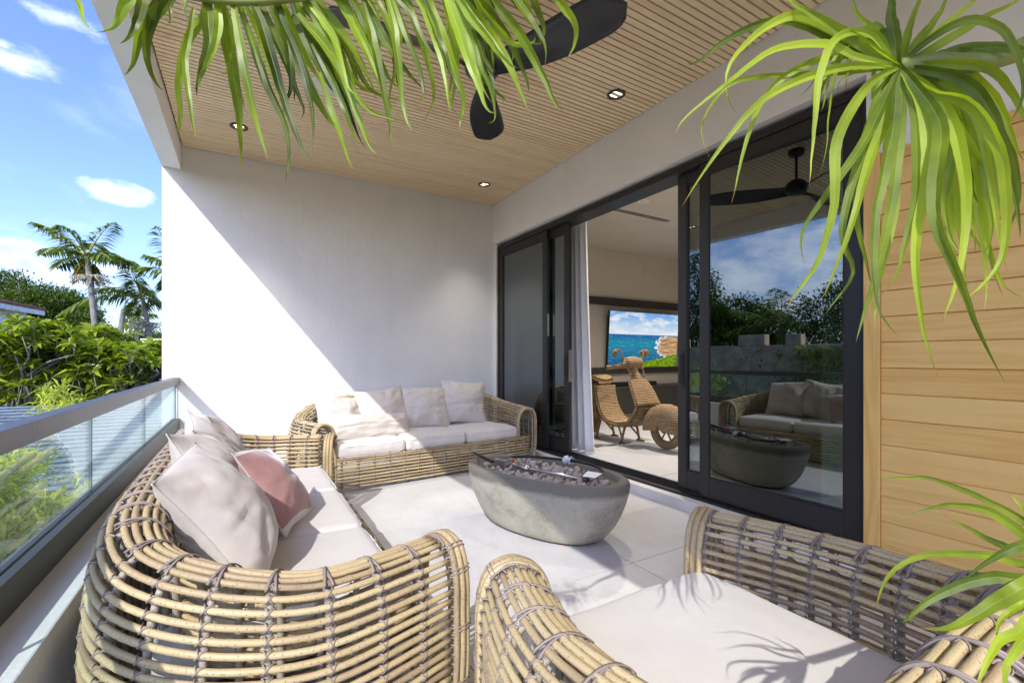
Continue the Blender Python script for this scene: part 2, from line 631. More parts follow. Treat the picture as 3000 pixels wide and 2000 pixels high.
def f_concrete(nt, b):
    v = co(nt)
    n1 = noise_t(nt, v, 3.2, 6, .62, .6)
    n2 = noise_t(nt, v, 60, 5, .7)
    sx = NN(nt, 'ShaderNodeSeparateXYZ')
    nt.links.new(v, sx.inputs[0])
    k = M_(nt, 'ADD', M_(nt, 'MULTIPLY', n1, .75), M_(nt, 'MULTIPLY', n2, .3))
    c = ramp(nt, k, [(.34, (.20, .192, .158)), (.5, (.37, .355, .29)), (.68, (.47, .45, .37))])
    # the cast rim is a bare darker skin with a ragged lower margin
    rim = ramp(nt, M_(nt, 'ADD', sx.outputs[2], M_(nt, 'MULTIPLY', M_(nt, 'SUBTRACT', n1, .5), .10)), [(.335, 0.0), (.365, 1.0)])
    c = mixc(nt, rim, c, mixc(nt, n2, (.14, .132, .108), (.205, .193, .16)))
    setc(nt, b, c)
    bump(nt, b, n2, .4, .004)


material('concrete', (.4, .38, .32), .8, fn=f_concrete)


def f_rock(nt, b):
    oi = NN(nt, 'ShaderNodeObjectInfo')
    v = co(nt)
    vo = NN(nt, 'ShaderNodeTexVoronoi', Scale=190.0)
    nt.links.new(v, vo.inputs['Vector'])
    n = noise_t(nt, v, 45, 5, .65)
    c = mixc(nt, oi.outputs['Random'], (.53, .475, .42), (.58, .50, .43))
    c = mixc(nt, 1.0, c, ramp(nt, n, [(.3, .55), (.7, 1.25)]), 'MULTIPLY')
    c = mixc(nt, 1.0, c, ramp(nt, vo.outputs['Distance'], [(.12, .45), (.35, 1.0)]), 'MULTIPLY')
    setc(nt, b, c)
    bump(nt, b, M_(nt, 'ADD', vo.outputs['Distance'], n), .6, .004)


material('rock', (.4, .35, .3), .95, fn=f_rock)


def f_pink(nt, b):
    uv = NN(nt, 'ShaderNodeUVMap')
    sx = NN(nt, 'ShaderNodeSeparateXYZ')
    nt.links.new(uv.outputs[0], sx.inputs[0])
    v = co(nt)
    n = noise_t(nt, v, 260, 3)
    n2 = noise_t(nt, v, 7, 4)
    pink = mixc(nt, n2, (.35, .18, .165), (.46, .265, .245))
    pink = mixc(nt, 1.0, pink, ramp(nt, n, [(.3, .8), (.7, 1.2)]), 'MULTIPLY')
    white = (.70, .66, .60)
    a = M_(nt, 'ABSOLUTE', M_(nt, 'SUBTRACT', sx.outputs[0], .5))
    inside = M_(nt, 'MULTIPLY', M_(nt, 'GREATER_THAN', sx.outputs[1], .09), M_(nt, 'LESS_THAN', sx.outputs[1], .95))
    c = mixc(nt, inside, white, pink)
    setc(nt, b, c)
    bump(nt, b, M_(nt, 'ADD', M_(nt, 'MULTIPLY', n, .3), n2), .4, .006)
    b.inputs['Sheen Weight'].default_value = .6
    b.inputs['Sheen Roughness'].default_value = .35


material('pink_velvet', (.5, .2, .18), .8, fn=f_pink)


def f_rope(nt, b):
    v = co(nt)
    n = noise_t(nt, v, 28, 4)
    w = NN(nt, 'ShaderNodeTexWave', Scale=16.0, Distortion=3.0)
    w.bands_direction = 'Z'
    nt.links.new(v, w.inputs['Vector'])
    w.inputs['Detail'].default_value = 3
    w2 = NN(nt, 'ShaderNodeTexNoise', Scale=110.0)
    nt.links.new(VM_(nt, 'MULTIPLY', v, (.4, 1, 1)), w2.inputs['Vector'])
    k = M_(nt, 'MULTIPLY', M_(nt, 'ADD', w.outputs['Fac'], w2.outputs[0]), .5)
    c = ramp(nt, k, [(.15, (.085, .05, .022)), (.5, (.28, .18, .085)), (.8, (.44, .305, .165))])
    setc(nt, b, mixc(nt, 1.0, c, ramp(nt, n, [(.25, .7), (.75, 1.2)]), 'MULTIPLY'))
    bump(nt, b, k, .9, .012)


material('woven_rope', (.4, .25, .12), .85, fn=f_rope)
material('near_leaf', (.2, .4, .03), .4, fn=f_leaf((.28, .45, .042), .5, .5, True, .45))
material('frond_leaf', (.15, .3, .03), .4, fn=f_leaf((.19, .34, .03), .40, .42, True, .6))
material('palm_leaf', (.05, .12, .02), .4, fn=f_leaf((.14, .24, .04), .36, .42, False, .5))
material('dry_frond', (.3, .2, .05), .6, fn=f_leaf((.30, .25, .07), .35, .6, False, .35))
material('dark_leaf', (.04, .09, .015), .45, fn=f_leaf((.07, .14, .018), .32, .45, False, .6))
material('shrub_leaf', (.12, .23, .03), .38, fn=f_leaf((.25, .38, .045), .42, .38, False, .5))
material('bamboo_leaf', (.2, .32, .04), .45, fn=f_leaf((.40, .54, .07), .45, .45, False, .4))
material('bamboo', (.3, .3, .06), .4, fn=f_stucco((.28, .29, .06), (.52, .48, .15), 9, .1))
material('fruit', (.50, .47, .38), .7)
material('shingle', (.55, .62, .68), .6, fn=f_stucco((.18, .24, .27), (.33, .39, .42), 6, .3))
material('shingle_edge_shade', (.07, .10, .13), .8)  # dark butt edges; the colour also stands in for gap shadow between courses
glass_mat('rail_glass', (.90, .975, .965), (.9, .97, 1.0), base_refl=.03, milky=.012, power=6.0)
material('glass_edge', (.01, .07, .075), .15)
glass_mat('door_glass', (.17, .245, .245), (.90, .97, 1.0), base_refl=.21)

# ------------------------------------------------------------------ dimensions
D = 5.69          # end wall
XW = 3.03         # face of the wall over the doors
XD = 3.09         # face of the door frames
ZC = 3.35         # underside of the slatted ceiling
XL, XB = -.706, -.548   # outer and inner face of the roof beam
ZB = 3.11
SILL = .12
YNEAR = -3.0

# ------------------------------------------------------------------ ground
gm = MB()
n = 60
xs = np.linspace(-1, 1, n)
g = np.sign(xs) * np.abs(xs) ** 2.6 * 900
V = [(x, y, -3.3 + (.12 * fnoise((x, y, 0), .15) if abs(x) < 60 and abs(y) < 60 else 0)) for y in g for x in g]
F = [(j * n + i, j * n + i + 1, (j + 1) * n + i + 1, (j + 1) * n + i) for j in range(n - 1) for i in range(n - 1)]
gm.add(V, F)
tag(gm.build('ground', MAT['earth']), kind='structure')

# ------------------------------------------------------------------ terrace floor, one tile at a time
fl = tag(MB().box(-.70, 3.3, YNEAR, D + .2, -.30, -.008).build('floor', MAT['grout'], smooth=False), kind='structure')
xs_ = [-.438, .76, 1.96, 2.975]
ys_ = [YNEAR, -1.66, -.46, .74, 1.94, 3.14, 4.34, D - .002]
for i in range(3):
    for j in range(len(ys_) - 1):
        x0, x1, y0, y1 = xs_[i] + .0025, xs_[i + 1] - .0025, ys_[j] + .0025, ys_[j + 1] - .0025
        m = MB().box(x0, x1, y0, y1, -.0075, 0.0)
        m.build('tile', MAT['tile'], fl, smooth=False)

# ------------------------------------------------------------------ end wall
w = MB().box(XL, 3.34, D, D + .22, -3.3, ZC + .55)
tag(w.build('end_wall', MAT['stucco'], smooth=False, loc=(1, D, 0)), 'white stucco wall closing the far end of the balcony behind the long sofa', 'wall')

# wall over and beside the sliding doors
w = MB().box(XW, 3.34, 1.2002, D - .003, 2.80, ZC + .5).box(XW, 3.34, YNEAR, 1.2, 2.33, ZC + .5).box(3.07, 3.34, YNEAR, 1.203, -.3, 2.328).box(3.06, 3.34, D - .05, D - .004, .1, 2.797)
hw = tag(w.build('house_wall', MAT['smooth_paint'], smooth=False, loc=(XW, 3, 2.8)), 'smooth off-white house wall running above the dark sliding doors', 'wall')
# plaster bead along the opening
MB().box(XW - .004, XW + .05, 1.2, D - .004, 2.770, 2.797).build('plaster_edge', MAT['white_sill'], hw, smooth=False)

# cedar cladding
cw = empty('wood_cladding', (XW, .5, 0), 0, 'honey coloured horizontal cedar boards clad on the wall right of the doors', 'cladding')


def inp(o, p):
    o.parent = p
    o.matrix_parent_inverse = p.matrix_world.inverted() if False else Matrix.Translation(-Vector(p.location))
    return o


bh = .1395
zz = .03
k = 0
while zz < 2.30:
    h = min(bh, 2.325 - zz)
    m = MB()
    x = XW - .022
    # shiplap board: a small nib at the top edge leaves the shadow gap
    y0, y1 = YNEAR, 1.122
    prof = [(x + random.uniform(-.001, .001), zz + .002), (x, zz + h - .005), (x + .003, zz + h - .0025), (x + .007, zz + h), (3.068, zz + h), (3.068, zz + .002)]
    Vv = [(px, y0, pz) for px, pz in prof] + [(px, y1, pz) for px, pz in prof]
    nn = len(prof)
    Ff = [tuple(range(nn)), tuple(range(nn, 2 * nn))[::-1]] + [(i, i + nn, (i + 1) % nn + nn, (i + 1) % nn) for i in range(nn)]
    m.add(Vv, Ff)
    inp(m.build('board', MAT['cedar'], smooth=False), cw)
    zz += h
    k += 1
inp(MB().box(XW - .036, 3.068, 1.125, 1.20, .012, 2.327).build('corner_board', MAT['cedar_upright'], smooth=False, bevel=.003), cw)

# ------------------------------------------------------------------ roof
rf = tag(MB().box(XL + .02, 9.4, YNEAR, D + .22, ZC + .05, ZC + .5).build('ceiling', MAT['groove'], smooth=False), kind='structure')
MB().box(XB + .002, XW - .002, YNEAR, D - .003, ZC + .018, ZC + .049).build('ceiling_backing', MAT['groove'], rf, smooth=False)
sl = MB().box(XB + .012, XW - .010, 0, .0385, 0, .02).mesh('slat', False)
y = D - .052
while y > -.6:
    o = obj('slat', sl, MAT['slat_wood'], rf, (random.uniform(-.002, .002), y, ZC))
    y -= .0505
MB().box(XB + .012, XW - .010, YNEAR, y, ZC, ZC + .018).build('ceiling_board', MAT['slat_wood'], rf, smooth=False)
b = MB().box(XL, XB, YNEAR, D - .002, ZB, ZC + .52)
tag(b.build('roof_beam', MAT['smooth_paint'], smooth=False, bevel=.004, loc=(XL, 2, ZB)), 'pale plastered beam along the outer edge of the balcony roof', 'beam')

# ------------------------------------------------------------------ parapet ledge and railing
pl = MB().box(-.705, -.44, YNEAR, D - .002, -3.3, .48)
pp = tag(pl.build('parapet', MAT['stucco'], smooth=False, bevel=.006, loc=(-.57, 2, 0)), 'low white parapet ledge carrying the glass railing beside the left sofa', 'parapet')
rail = empty('glass_railing', (-.59, 2.5, .48), 0, 'frameless glass railing with square grey metal handrail above the white parapet', 'railing')
inp(MB().box(-.627, -.56, YNEAR, D - .004, .938, 1.003).build('handrail', MAT['rail_metal'], smooth=False, bevel=.004), rail)
inp(MB().box(-.627, -.598, YNEAR, D - .004, .482, .588).box(-.589, -.56, YNEAR, D - .004, .482, .588).build('base_shoe', MAT['shoe_metal'], smooth=False, bevel=.002), rail)
inp(MB().box(-.5975, -.5895, YNEAR, D - .006, .483, .580).build('gasket', MAT['rubber'], smooth=False), rail)
ends = [D - .012, 4.0, 2.72, 1.44, .16, -1.12, -2.4]
for a, b_ in zip(ends[:-1], ends[1:]):
    m = MB().box(-.5985, -.5885, b_ + .006, a - .006, .5805, .937)
    me = m.mesh('glass_pane', False)
    me.materials.append(MAT['rail_glass'])
    me.materials.append(MAT['glass_edge'])
    for p in me.polygons:
        p.material_index = 0 if abs(p.normal.x) > .5 else 1
    inp(obj('glass_pane', me), rail)

# ------------------------------------------------------------------ sliding doors
sill = MB().box(2.977, 3.34, 1.24, D - .004, -.2, .085)
tag(sill.build('door_sill', MAT['white_sill'], smooth=False, bevel=.004, loc=(3.1, 3, 0)), 'chipped white raised sill running under the sliding doors', 'sill')
DY0, DY1, DT = 1.205, 5.60, 2.768
fr = empty('door_frame', (XD, 3.4, .085), 0, 'dark bronze door frame with floor track around the sliding doors', 'door frame')


def fpart(name, x0, x1, y0, y1, z0, z1, mat='frame_metal', bev=.002, parent=None):
    o = MB().box(x0, x1, y0, y1, z0, z1).build(name, MAT[mat], smooth=False, bevel=bev)
    return inp(o, parent or fr)


fpart('head', XD - .01, XD + .20, DY0, DY1 + .04, DT - .05, DT)
fpart('jamb', XD - .008, XD + .20, DY1, DY1 + .04, .09, DT - .052)
fpart('jamb', XD - .008, XD + .20, DY0, DY0 + .04, .09, DT - .052)
fpart('floor_track', XD - .03, XD + .20, DY0 + .002, DY1 + .038, .087, .105, 'frame_black', .001)
for q in range(4):
    fpart('track_rail', XD + .022 + q * .045, XD + .028 + q * .045, DY0 + .05, DY1 - .002, .105, .121, 'frame_metal', 0)
fpart('plaster_gap', XD - .02, XD + .02, DY1 + .041, D - .055, .09, DT, 'old_wall', 0)


def door(y0, y1, lane, label, handle=None, glass_turn=0.0):
    x0 = XD + .002 + lane * .046
    x1 = x0 + .040
    z0, z1 = .122, DT - .052
    d = empty('sliding_door', (x0, (y0 + y1) / 2, z0), 0, label, 'sliding door', 'sliding glass doors')
    sw = .085
    P = lambda *a, **k: fpart(*a, parent=d, **k)
    P('stile', x0, x1, y0, y0 + sw, z0, z1)
    P('stile', x0, x1, y1 - sw, y1, z0, z1)
    P('top_rail', x0 + .001, x1 - .001, y0 + sw + .0005, y1 - sw - .0005, z1 - .095, z1)
    P('bottom_rail', x0 + .001, x1 - .001, y0 + sw + .0005, y1 - sw - .0005, z0, z0 + .15)
    g0, g1, h0, h1 = y0 + sw, y1 - sw, z0 + .15, z1 - .095
    for a in ((g0, g0 + .012, h0, h1), (g1 - .012, g1, h0, h1), (g0 + .0125, g1 - .0125, h0, h0 + .012), (g0 + .0125, g1 - .0125, h1 - .012, h1)):
        P('glazing_bead', x0 + .006, x1 - .006, a[0] + .0003, a[1] - .0003, a[2] + .0003, a[3] - .0003, mat='frame_black', bev=0)
    o = MB().box(-.003, .003, -(g1 - g0) / 2 + .010, (g1 - g0) / 2 - .010, h0 + .0125, h1 - .0125).build('glass', MAT['door_glass'], d, smooth=False)
    o.location = (.020, (g0 + g1) / 2 - (y0 + y1) / 2, -z0)
    o.rotation_euler = (0, 0, R(glass_turn))
    if handle is not None:
        hy, plate = handle
        m = MB().box(x0 - .004, x0 - .0005, hy - .02, hy + .02, .98, 1.27)
        hp = P('handle_plate', x0 - .004, x0 - .0005, hy - .018, hy + .018, .96, 1.26, mat='frame_black', bev=0)
        hb = MB().tube([(x0 - .003, hy + .01, 1.00), (x0 - .026, hy + .01, 1.00), (x0 - .026, hy + .01, 1.22), (x0 - .003, hy + .01, 1.22)], .0055, 8)
        inp(hb.build('handle_bar', MAT['frame_metal' if plate else 'black_plastic']), d)
    return d


door(4.44, 5.598, 0, 'far left dark framed sliding door behind the sofa arm, by the end wall')
d2 = door(4.07, 5.2, 1, 'second sliding door slid behind the far left one, next to the white curtain', (4.115, False))
fpart('strike_plate', XD + .046, XD + .084, 4.066, 4.0695, .93, 1.29, 'steel', 0, d2)
fpart('maker_tag', XD + .010, XD + .036, 4.4375, 4.4395, 1.46, 1.72, 'brass_tag', 0, fr)
door(1.25, 2.34, 0, 'large right hand sliding door mirroring trees, sky and the left sofa', None, 1.7)
door(1.50, 2.585, 1, 'sliding door slid behind the large right hand one, edge and handle showing', (2.535, True))
# end-on interlock that closes the open edge of the rear right leaf
fpart('interlock', XD + .093, XD + .135, 2.50, 2.583, .122, DT - .053, 'frame_black', .001, fr)

# ------------------------------------------------------------------ room behind the doors
RZ0, RZ1, RY, RX = .10, 3.27, 6.55, 9.2
tag(MB().box(3.342, RX, -1.6, RY, -.25, RZ0).build('interior_floor', MAT['tile'], smooth=False), kind='structure')
for q in range(1, 5):
    MB().box(3.342, RX, 6.55 - q * 1.2, 6.553 - q * 1.2, RZ0, RZ0 + .0006).build('joint', MAT['grout'], bpy.data.objects['interior_floor'], smooth=False)
tag(MB().box(3.342, RX, -1.6, RY, RZ1, RZ1 + .05).build('interior_ceiling', MAT['room_paint'], smooth=False), kind='structure')
tag(MB().box(3.0, RX + .15, RY, RY + .15, -.25, RZ1 + .05).box(RX, RX + .15, -1.6, RY, -.25, RZ1 + .05).box(3.342, RX + .15, -1.75, -1.6, -.25, RZ1 + .05).box(3.10, 3.338, D + .23, RY, -.25, RZ1 + .05).build('interior_wall', MAT['room_paint'], smooth=False), kind='structure')

tvw = empty('media_wall', (6.5, RY, RZ0), 0, 'greige panel wall with dark top and bottom trim rails behind the television', 'wall panel')
inp(MB().box(3.345, RX - .01, RY - .02, RY - .001, 1.02, 2.20).build('panel', MAT['room_panel'], smooth=False), tvw)
inp(MB().box(3.345, RX - .01, RY - .06, RY - .001, 2.201, 2.34).build('trim_rail', MAT['cabinet'], smooth=False, bevel=.003), tvw)
inp(MB().box(3.345, RX - .01, RY - .06, RY - .001, .90, 1.019).build('trim_rail', MAT['cabinet'], smooth=False, bevel=.003), tvw)


def f_screen():
    m = bpy.data.materials.new('tv_picture')
    m.use_nodes = True
    nt = m.node_tree
    nt.nodes.clear()
    out = NN(nt, 'ShaderNodeOutputMaterial')
    e = NN(nt, 'ShaderNodeEmission', Strength=.42)
    uv = NN(nt, 'ShaderNodeUVMap')
    sx = NN(nt, 'ShaderNodeSeparateXYZ')
    nt.links.new(uv.outputs[0], sx.inputs[0])
    u, v = sx.outputs[0], sx.outputs[1]
    vec = uv.outputs[0]
    # sky
    sky = ramp(nt, v, [(.60, (.72, .82, .92)), (1.0, (.13, .40, .80))])
    cl = noise_t(nt, VM_(nt, 'MULTIPLY', vec, (5, 9, 1)), 1.0, 6, .55)
    sky = mixc(nt, M_(nt, 'MULTIPLY', ramp(nt, cl, [(.46, 0.0), (.62, 1.0)]), .85), sky, (.90, .90, .92))
    # sea
    sea = ramp(nt, v, [(0.0, (.012, .09, .23)), (.30, (.02, .20, .36)), (.45, (.015, .27, .40)), (.58, (.02, .13, .36)), (.60, (.08, .25, .5))])
    wv = noise_t(nt, VM_(nt, 'MULTIPLY', vec, (14, 70, 1)), 1.0, 5, .6, .6)
    sea = mixc(nt, ramp(nt, wv, [(.56, 0.0), (.74, .75)]), sea, (.45, .62, .72))
    c = mixc(nt, M_(nt, 'GREATER_THAN', v, .598), sea, sky)
    nn = noise_t(nt, vec, 9.0, 6, .6)
    # foam and cliff on the right
    edge = M_(nt, 'ADD', M_(nt, 'SUBTRACT', u, M_(nt, 'ADD', .66, M_(nt, 'MULTIPLY', M_(nt, 'ABSOLUTE', M_(nt, 'SUBTRACT', v, .40)), .55))), M_(nt, 'MULTIPLY', M_(nt, 'SUBTRACT', nn, .5), .42))
    low = M_(nt, 'LESS_THAN', M_(nt, 'ADD', v, M_(nt, 'MULTIPLY', nn, .06)), .61)
    c = mixc(nt, M_(nt, 'MULTIPLY', M_(nt, 'GREATER_THAN', edge, -.02), low), c, (.80, .84, .88))
    rockc = ramp(nt, noise_t(nt, VM_(nt, 'MULTIPLY', vec, (8, 40, 1)), 1.0, 5), [(.35, (.22, .11, .05)), (.6, (.72, .46, .24))])
    c = mixc(nt, M_(nt, 'MULTIPLY', M_(nt, 'GREATER_THAN', edge, .02), low), c, rockc)
    # grassy slope
    gl = M_(nt, 'SUBTRACT', M_(nt, 'ADD', M_(nt, 'SUBTRACT', M_(nt, 'MULTIPLY', u, .30), .055), M_(nt, 'MULTIPLY', M_(nt, 'SUBTRACT', nn, .5), .10)), v)
    gn = noise_t(nt, VM_(nt, 'MULTIPLY', vec, (22, 30, 1)), 1.0, 5, .7)  # butt faces painted dark to draw the shadow line under each course
    c = mixc(nt, M_(nt, 'GREATER_THAN', gl, 0.0), c, ramp(nt, gn, [(.35, (.04, .10, .005)), (.6, (.26, .42, .02)), (.75, (.50, .52, .08))]))
    nt.links.new(c, e.inputs[0])
    nt.links.new(e.outputs[0], out.inputs[0])
    MAT['tv_picture'] = m


f_screen()
tv = empty('television', (6.82, RY - .14, 1.55), 0, 'wall mounted television showing a seaside cliff and blue ocean', 'television')
tv.rotation_euler = (R(4), 0, 0)
MB().box(-.955, .955, .001, .045, -.54, .54).build('casing', MAT['black_plastic'], tv, smooth=False, bevel=.004)
me = mesh('screen', [(-.945, -.002, -.53), (.945, -.002, -.53), (.945, -.002, .53), (-.945, -.002, .53)], [(0, 1, 2, 3)], [(0, 0), (1, 0), (1, 1), (0, 1)], False)
obj('screen', me, MAT['tv_picture'], tv)
MB().box(-.25, .25, .046, .085, -.2, .2).build('wall_mount', MAT['black_plastic'], tv, smooth=False)

cab = empty('media_cabinet', (6.3, 6.3, RZ0), 0, 'long dark low media cabinet under the television', 'cabinet')
inp(MB().box(3.7, 9.0, 6.10, RY - .01, RZ0 + .08, .64).build('carcass', MAT['cabinet'], smooth=False), cab)
inp(MB().box(3.69, 9.01, 6.075, RY - .008, .642, .675).build('top_board', MAT['cabinet_top'], smooth=False, bevel=.003), cab)
inp(MB().box(3.75, 8.95, 6.16, RY - .02, RZ0 + .001, RZ0 + .079).build('plinth', MAT['room_panel'], smooth=False), cab)
for q in range(6):
    inp(MB().box(3.705 + q * .882, 3.705 + q * .882 + .876, 6.082, 6.0995, RZ0 + .085, .636).build('cabinet_door', MAT['cabinet'], smooth=False, bevel=.002), cab)
tag(MB().box(5.85, 6.95, 6.22, 6.36, .676, .75).build('soundbar', MAT['black_plastic'], smooth=False, bevel=.012, loc=(6.4, 6.3, .676)), 'long black soundbar on the media cabinet under the television', 'soundbar')
tag(MB().box(4.75, 5.12, 6.2, 6.42, .676, .755).build('media_box', MAT['black_plastic'], smooth=False, bevel=.008, loc=(4.9, 6.3, .676)), 'small black media box on the cabinet beside the curtain', 'media box')

vent = empty('air_vent', (4.7, 4.75, RZ1), 0, 'slim black linear air vent slot in the room ceiling', 'air vent')
for q in range(2):
    inp(MB().box(4.35, 5.55, 4.70 + q * .055, 4.73 + q * .055, RZ1 - .004, RZ1 - .0005).build('slot', MAT['black_plastic'], smooth=False), vent)


def disc_ring(r0, r1, z0, z1, n=32):
    """a flat ring with a little depth, hanging under a ceiling"""
    m = MB()
    prof = [(r1, z1), (r1, z0 + .003), (r1 - .003, z0), (r0 + .003, z0), (r0, z0 + .003), (r0, z1)]
    V, F = [], []
    for i in range(n):
        a = i / n * 2 * PI
        for (r, z) in prof:
            V.append((r * math.cos(a), r * math.sin(a), z))
    p = len(prof)
    for i in range(n):
        for j in range(p - 1):
            F.append((i * p + j, ((i + 1) % n) * p + j, ((i + 1) % n) * p + j + 1, i * p + j + 1))
    m.add(V, F)
    return m


def disc(r, z, n=32):
    return MB().add([(r * math.cos(i / n * 2 * PI), r * math.sin(i / n * 2 * PI), z) for i in range(n)], [tuple(range(n))[::-1]])


def downlight(x, y, z, label, power, ringmat='fan_black', r=.075):
    d = empty('downlight', (x, y, z), 0, label, 'downlight', 'recessed ceiling lights')
    disc_ring(r * .66, r, -.008, .02).build('trim_ring', MAT[ringmat], d)
    disc(r * .68, .004).build('lamp', MAT['lamp_glow'], d)
    l = bpy.data.lights.new('downlight_lamp', 'SPOT')
    l.energy = power
    l.color = (1, .90, .78)
    l.spot_size = R(76 if power < 100 else 150)
    l.spot_blend = 1.0
    l.shadow_soft_size = .05
    lo = bpy.data.objects.new('downlight_lamp', l)
    col.objects.link(lo)
    lo.parent = d
    lo.location = (0, 0, -.02)
    return d


downlight(2.62, 2.77, ZC, 'lit black rimmed downlight nearest the house wall and fan', 45)
downlight(2.57, 5.04, ZC, 'lit black rimmed downlight near the far wall corner by the doors', 45)
downlight(-.04, 4.94, ZC, 'lit black rimmed downlight near the outer beam above the sofa corner', 80)
downlight(4.55, 4.30, RZ1, 'lit downlight in the room ceiling by the curtain', 170, 'grille')
downlight(6.3, 2.6, RZ1, 'downlight in the room ceiling deeper inside the house', 220, 'grille')
sp = empty('ceiling_speaker', (.55, 3.84, ZC), 0, 'round white speaker grille set flush in the slatted ceiling', 'speaker')
disc_ring(.105, .125, -.006, .015, 40).build('rim', MAT['grille'], sp)
disc(.106, -.002, 40).build('grille', MAT['grille'], sp)

# curtain
m = MB()
nx, nz = 90, 26
V, F, U = [], [], []
for j in range(nz + 1):
    t = j / nz
    z = RZ0 + .012 + (3.05 - RZ0) * t
    for i in range(nx + 1):
        s = i / nx
        wdt = .40 + .13 * (1 - t) ** 1.3
        yy = 4.55 - wdt * s
        amp = .035 * (.55 + .45 * (1 - t))
        xx = 3.44 + amp * math.sin(s * 2 * PI * 4.5 + .5 * math.sin(t * 3)) + .012 * math.sin(s * 27 + t * 2)
        V.append((xx, yy, z))
        U.append((s, t))
for j in range(nz):
    for i in range(nx):
        a = j * (nx + 1) + i
        F.append((a, a + 1, a + nx + 2, a + nx + 1))
me = mesh('curtain', V, F, U)
cu = obj('curtain', me, MAT['curtain'])
sm = cu.modifiers.new('s', 'SOLIDIFY')
sm.thickness = .003
tag(cu, 'floor length white curtain gathered inside the open doorway', 'curtain')

# ------------------------------------------------------------------ wicker seats
ROD, RIB = .0086, .0096


def lash_mesh():
    m = MB()
    for sg in (1, -1):
        P = []
        for t in np.linspace(-1.75, 1.75, 8):
            P.append((sg * .0070 * t, .0108 * math.sin(t), .0108 * math.cos(t) - .0018))
        V, F, U = tube(np.array(P), .0031, 4, False, .42)
        m.add(V + np.array([0, 0, .0006 * sg]), F, U)
    return m.mesh('lashing')


LASH = lash_mesh()
LASH.materials.append(MAT['lashing'])
LV = np.array([v.co[:] for v in LASH.vertices])
LF = [tuple(p.vertices) for p in LASH.polygons]


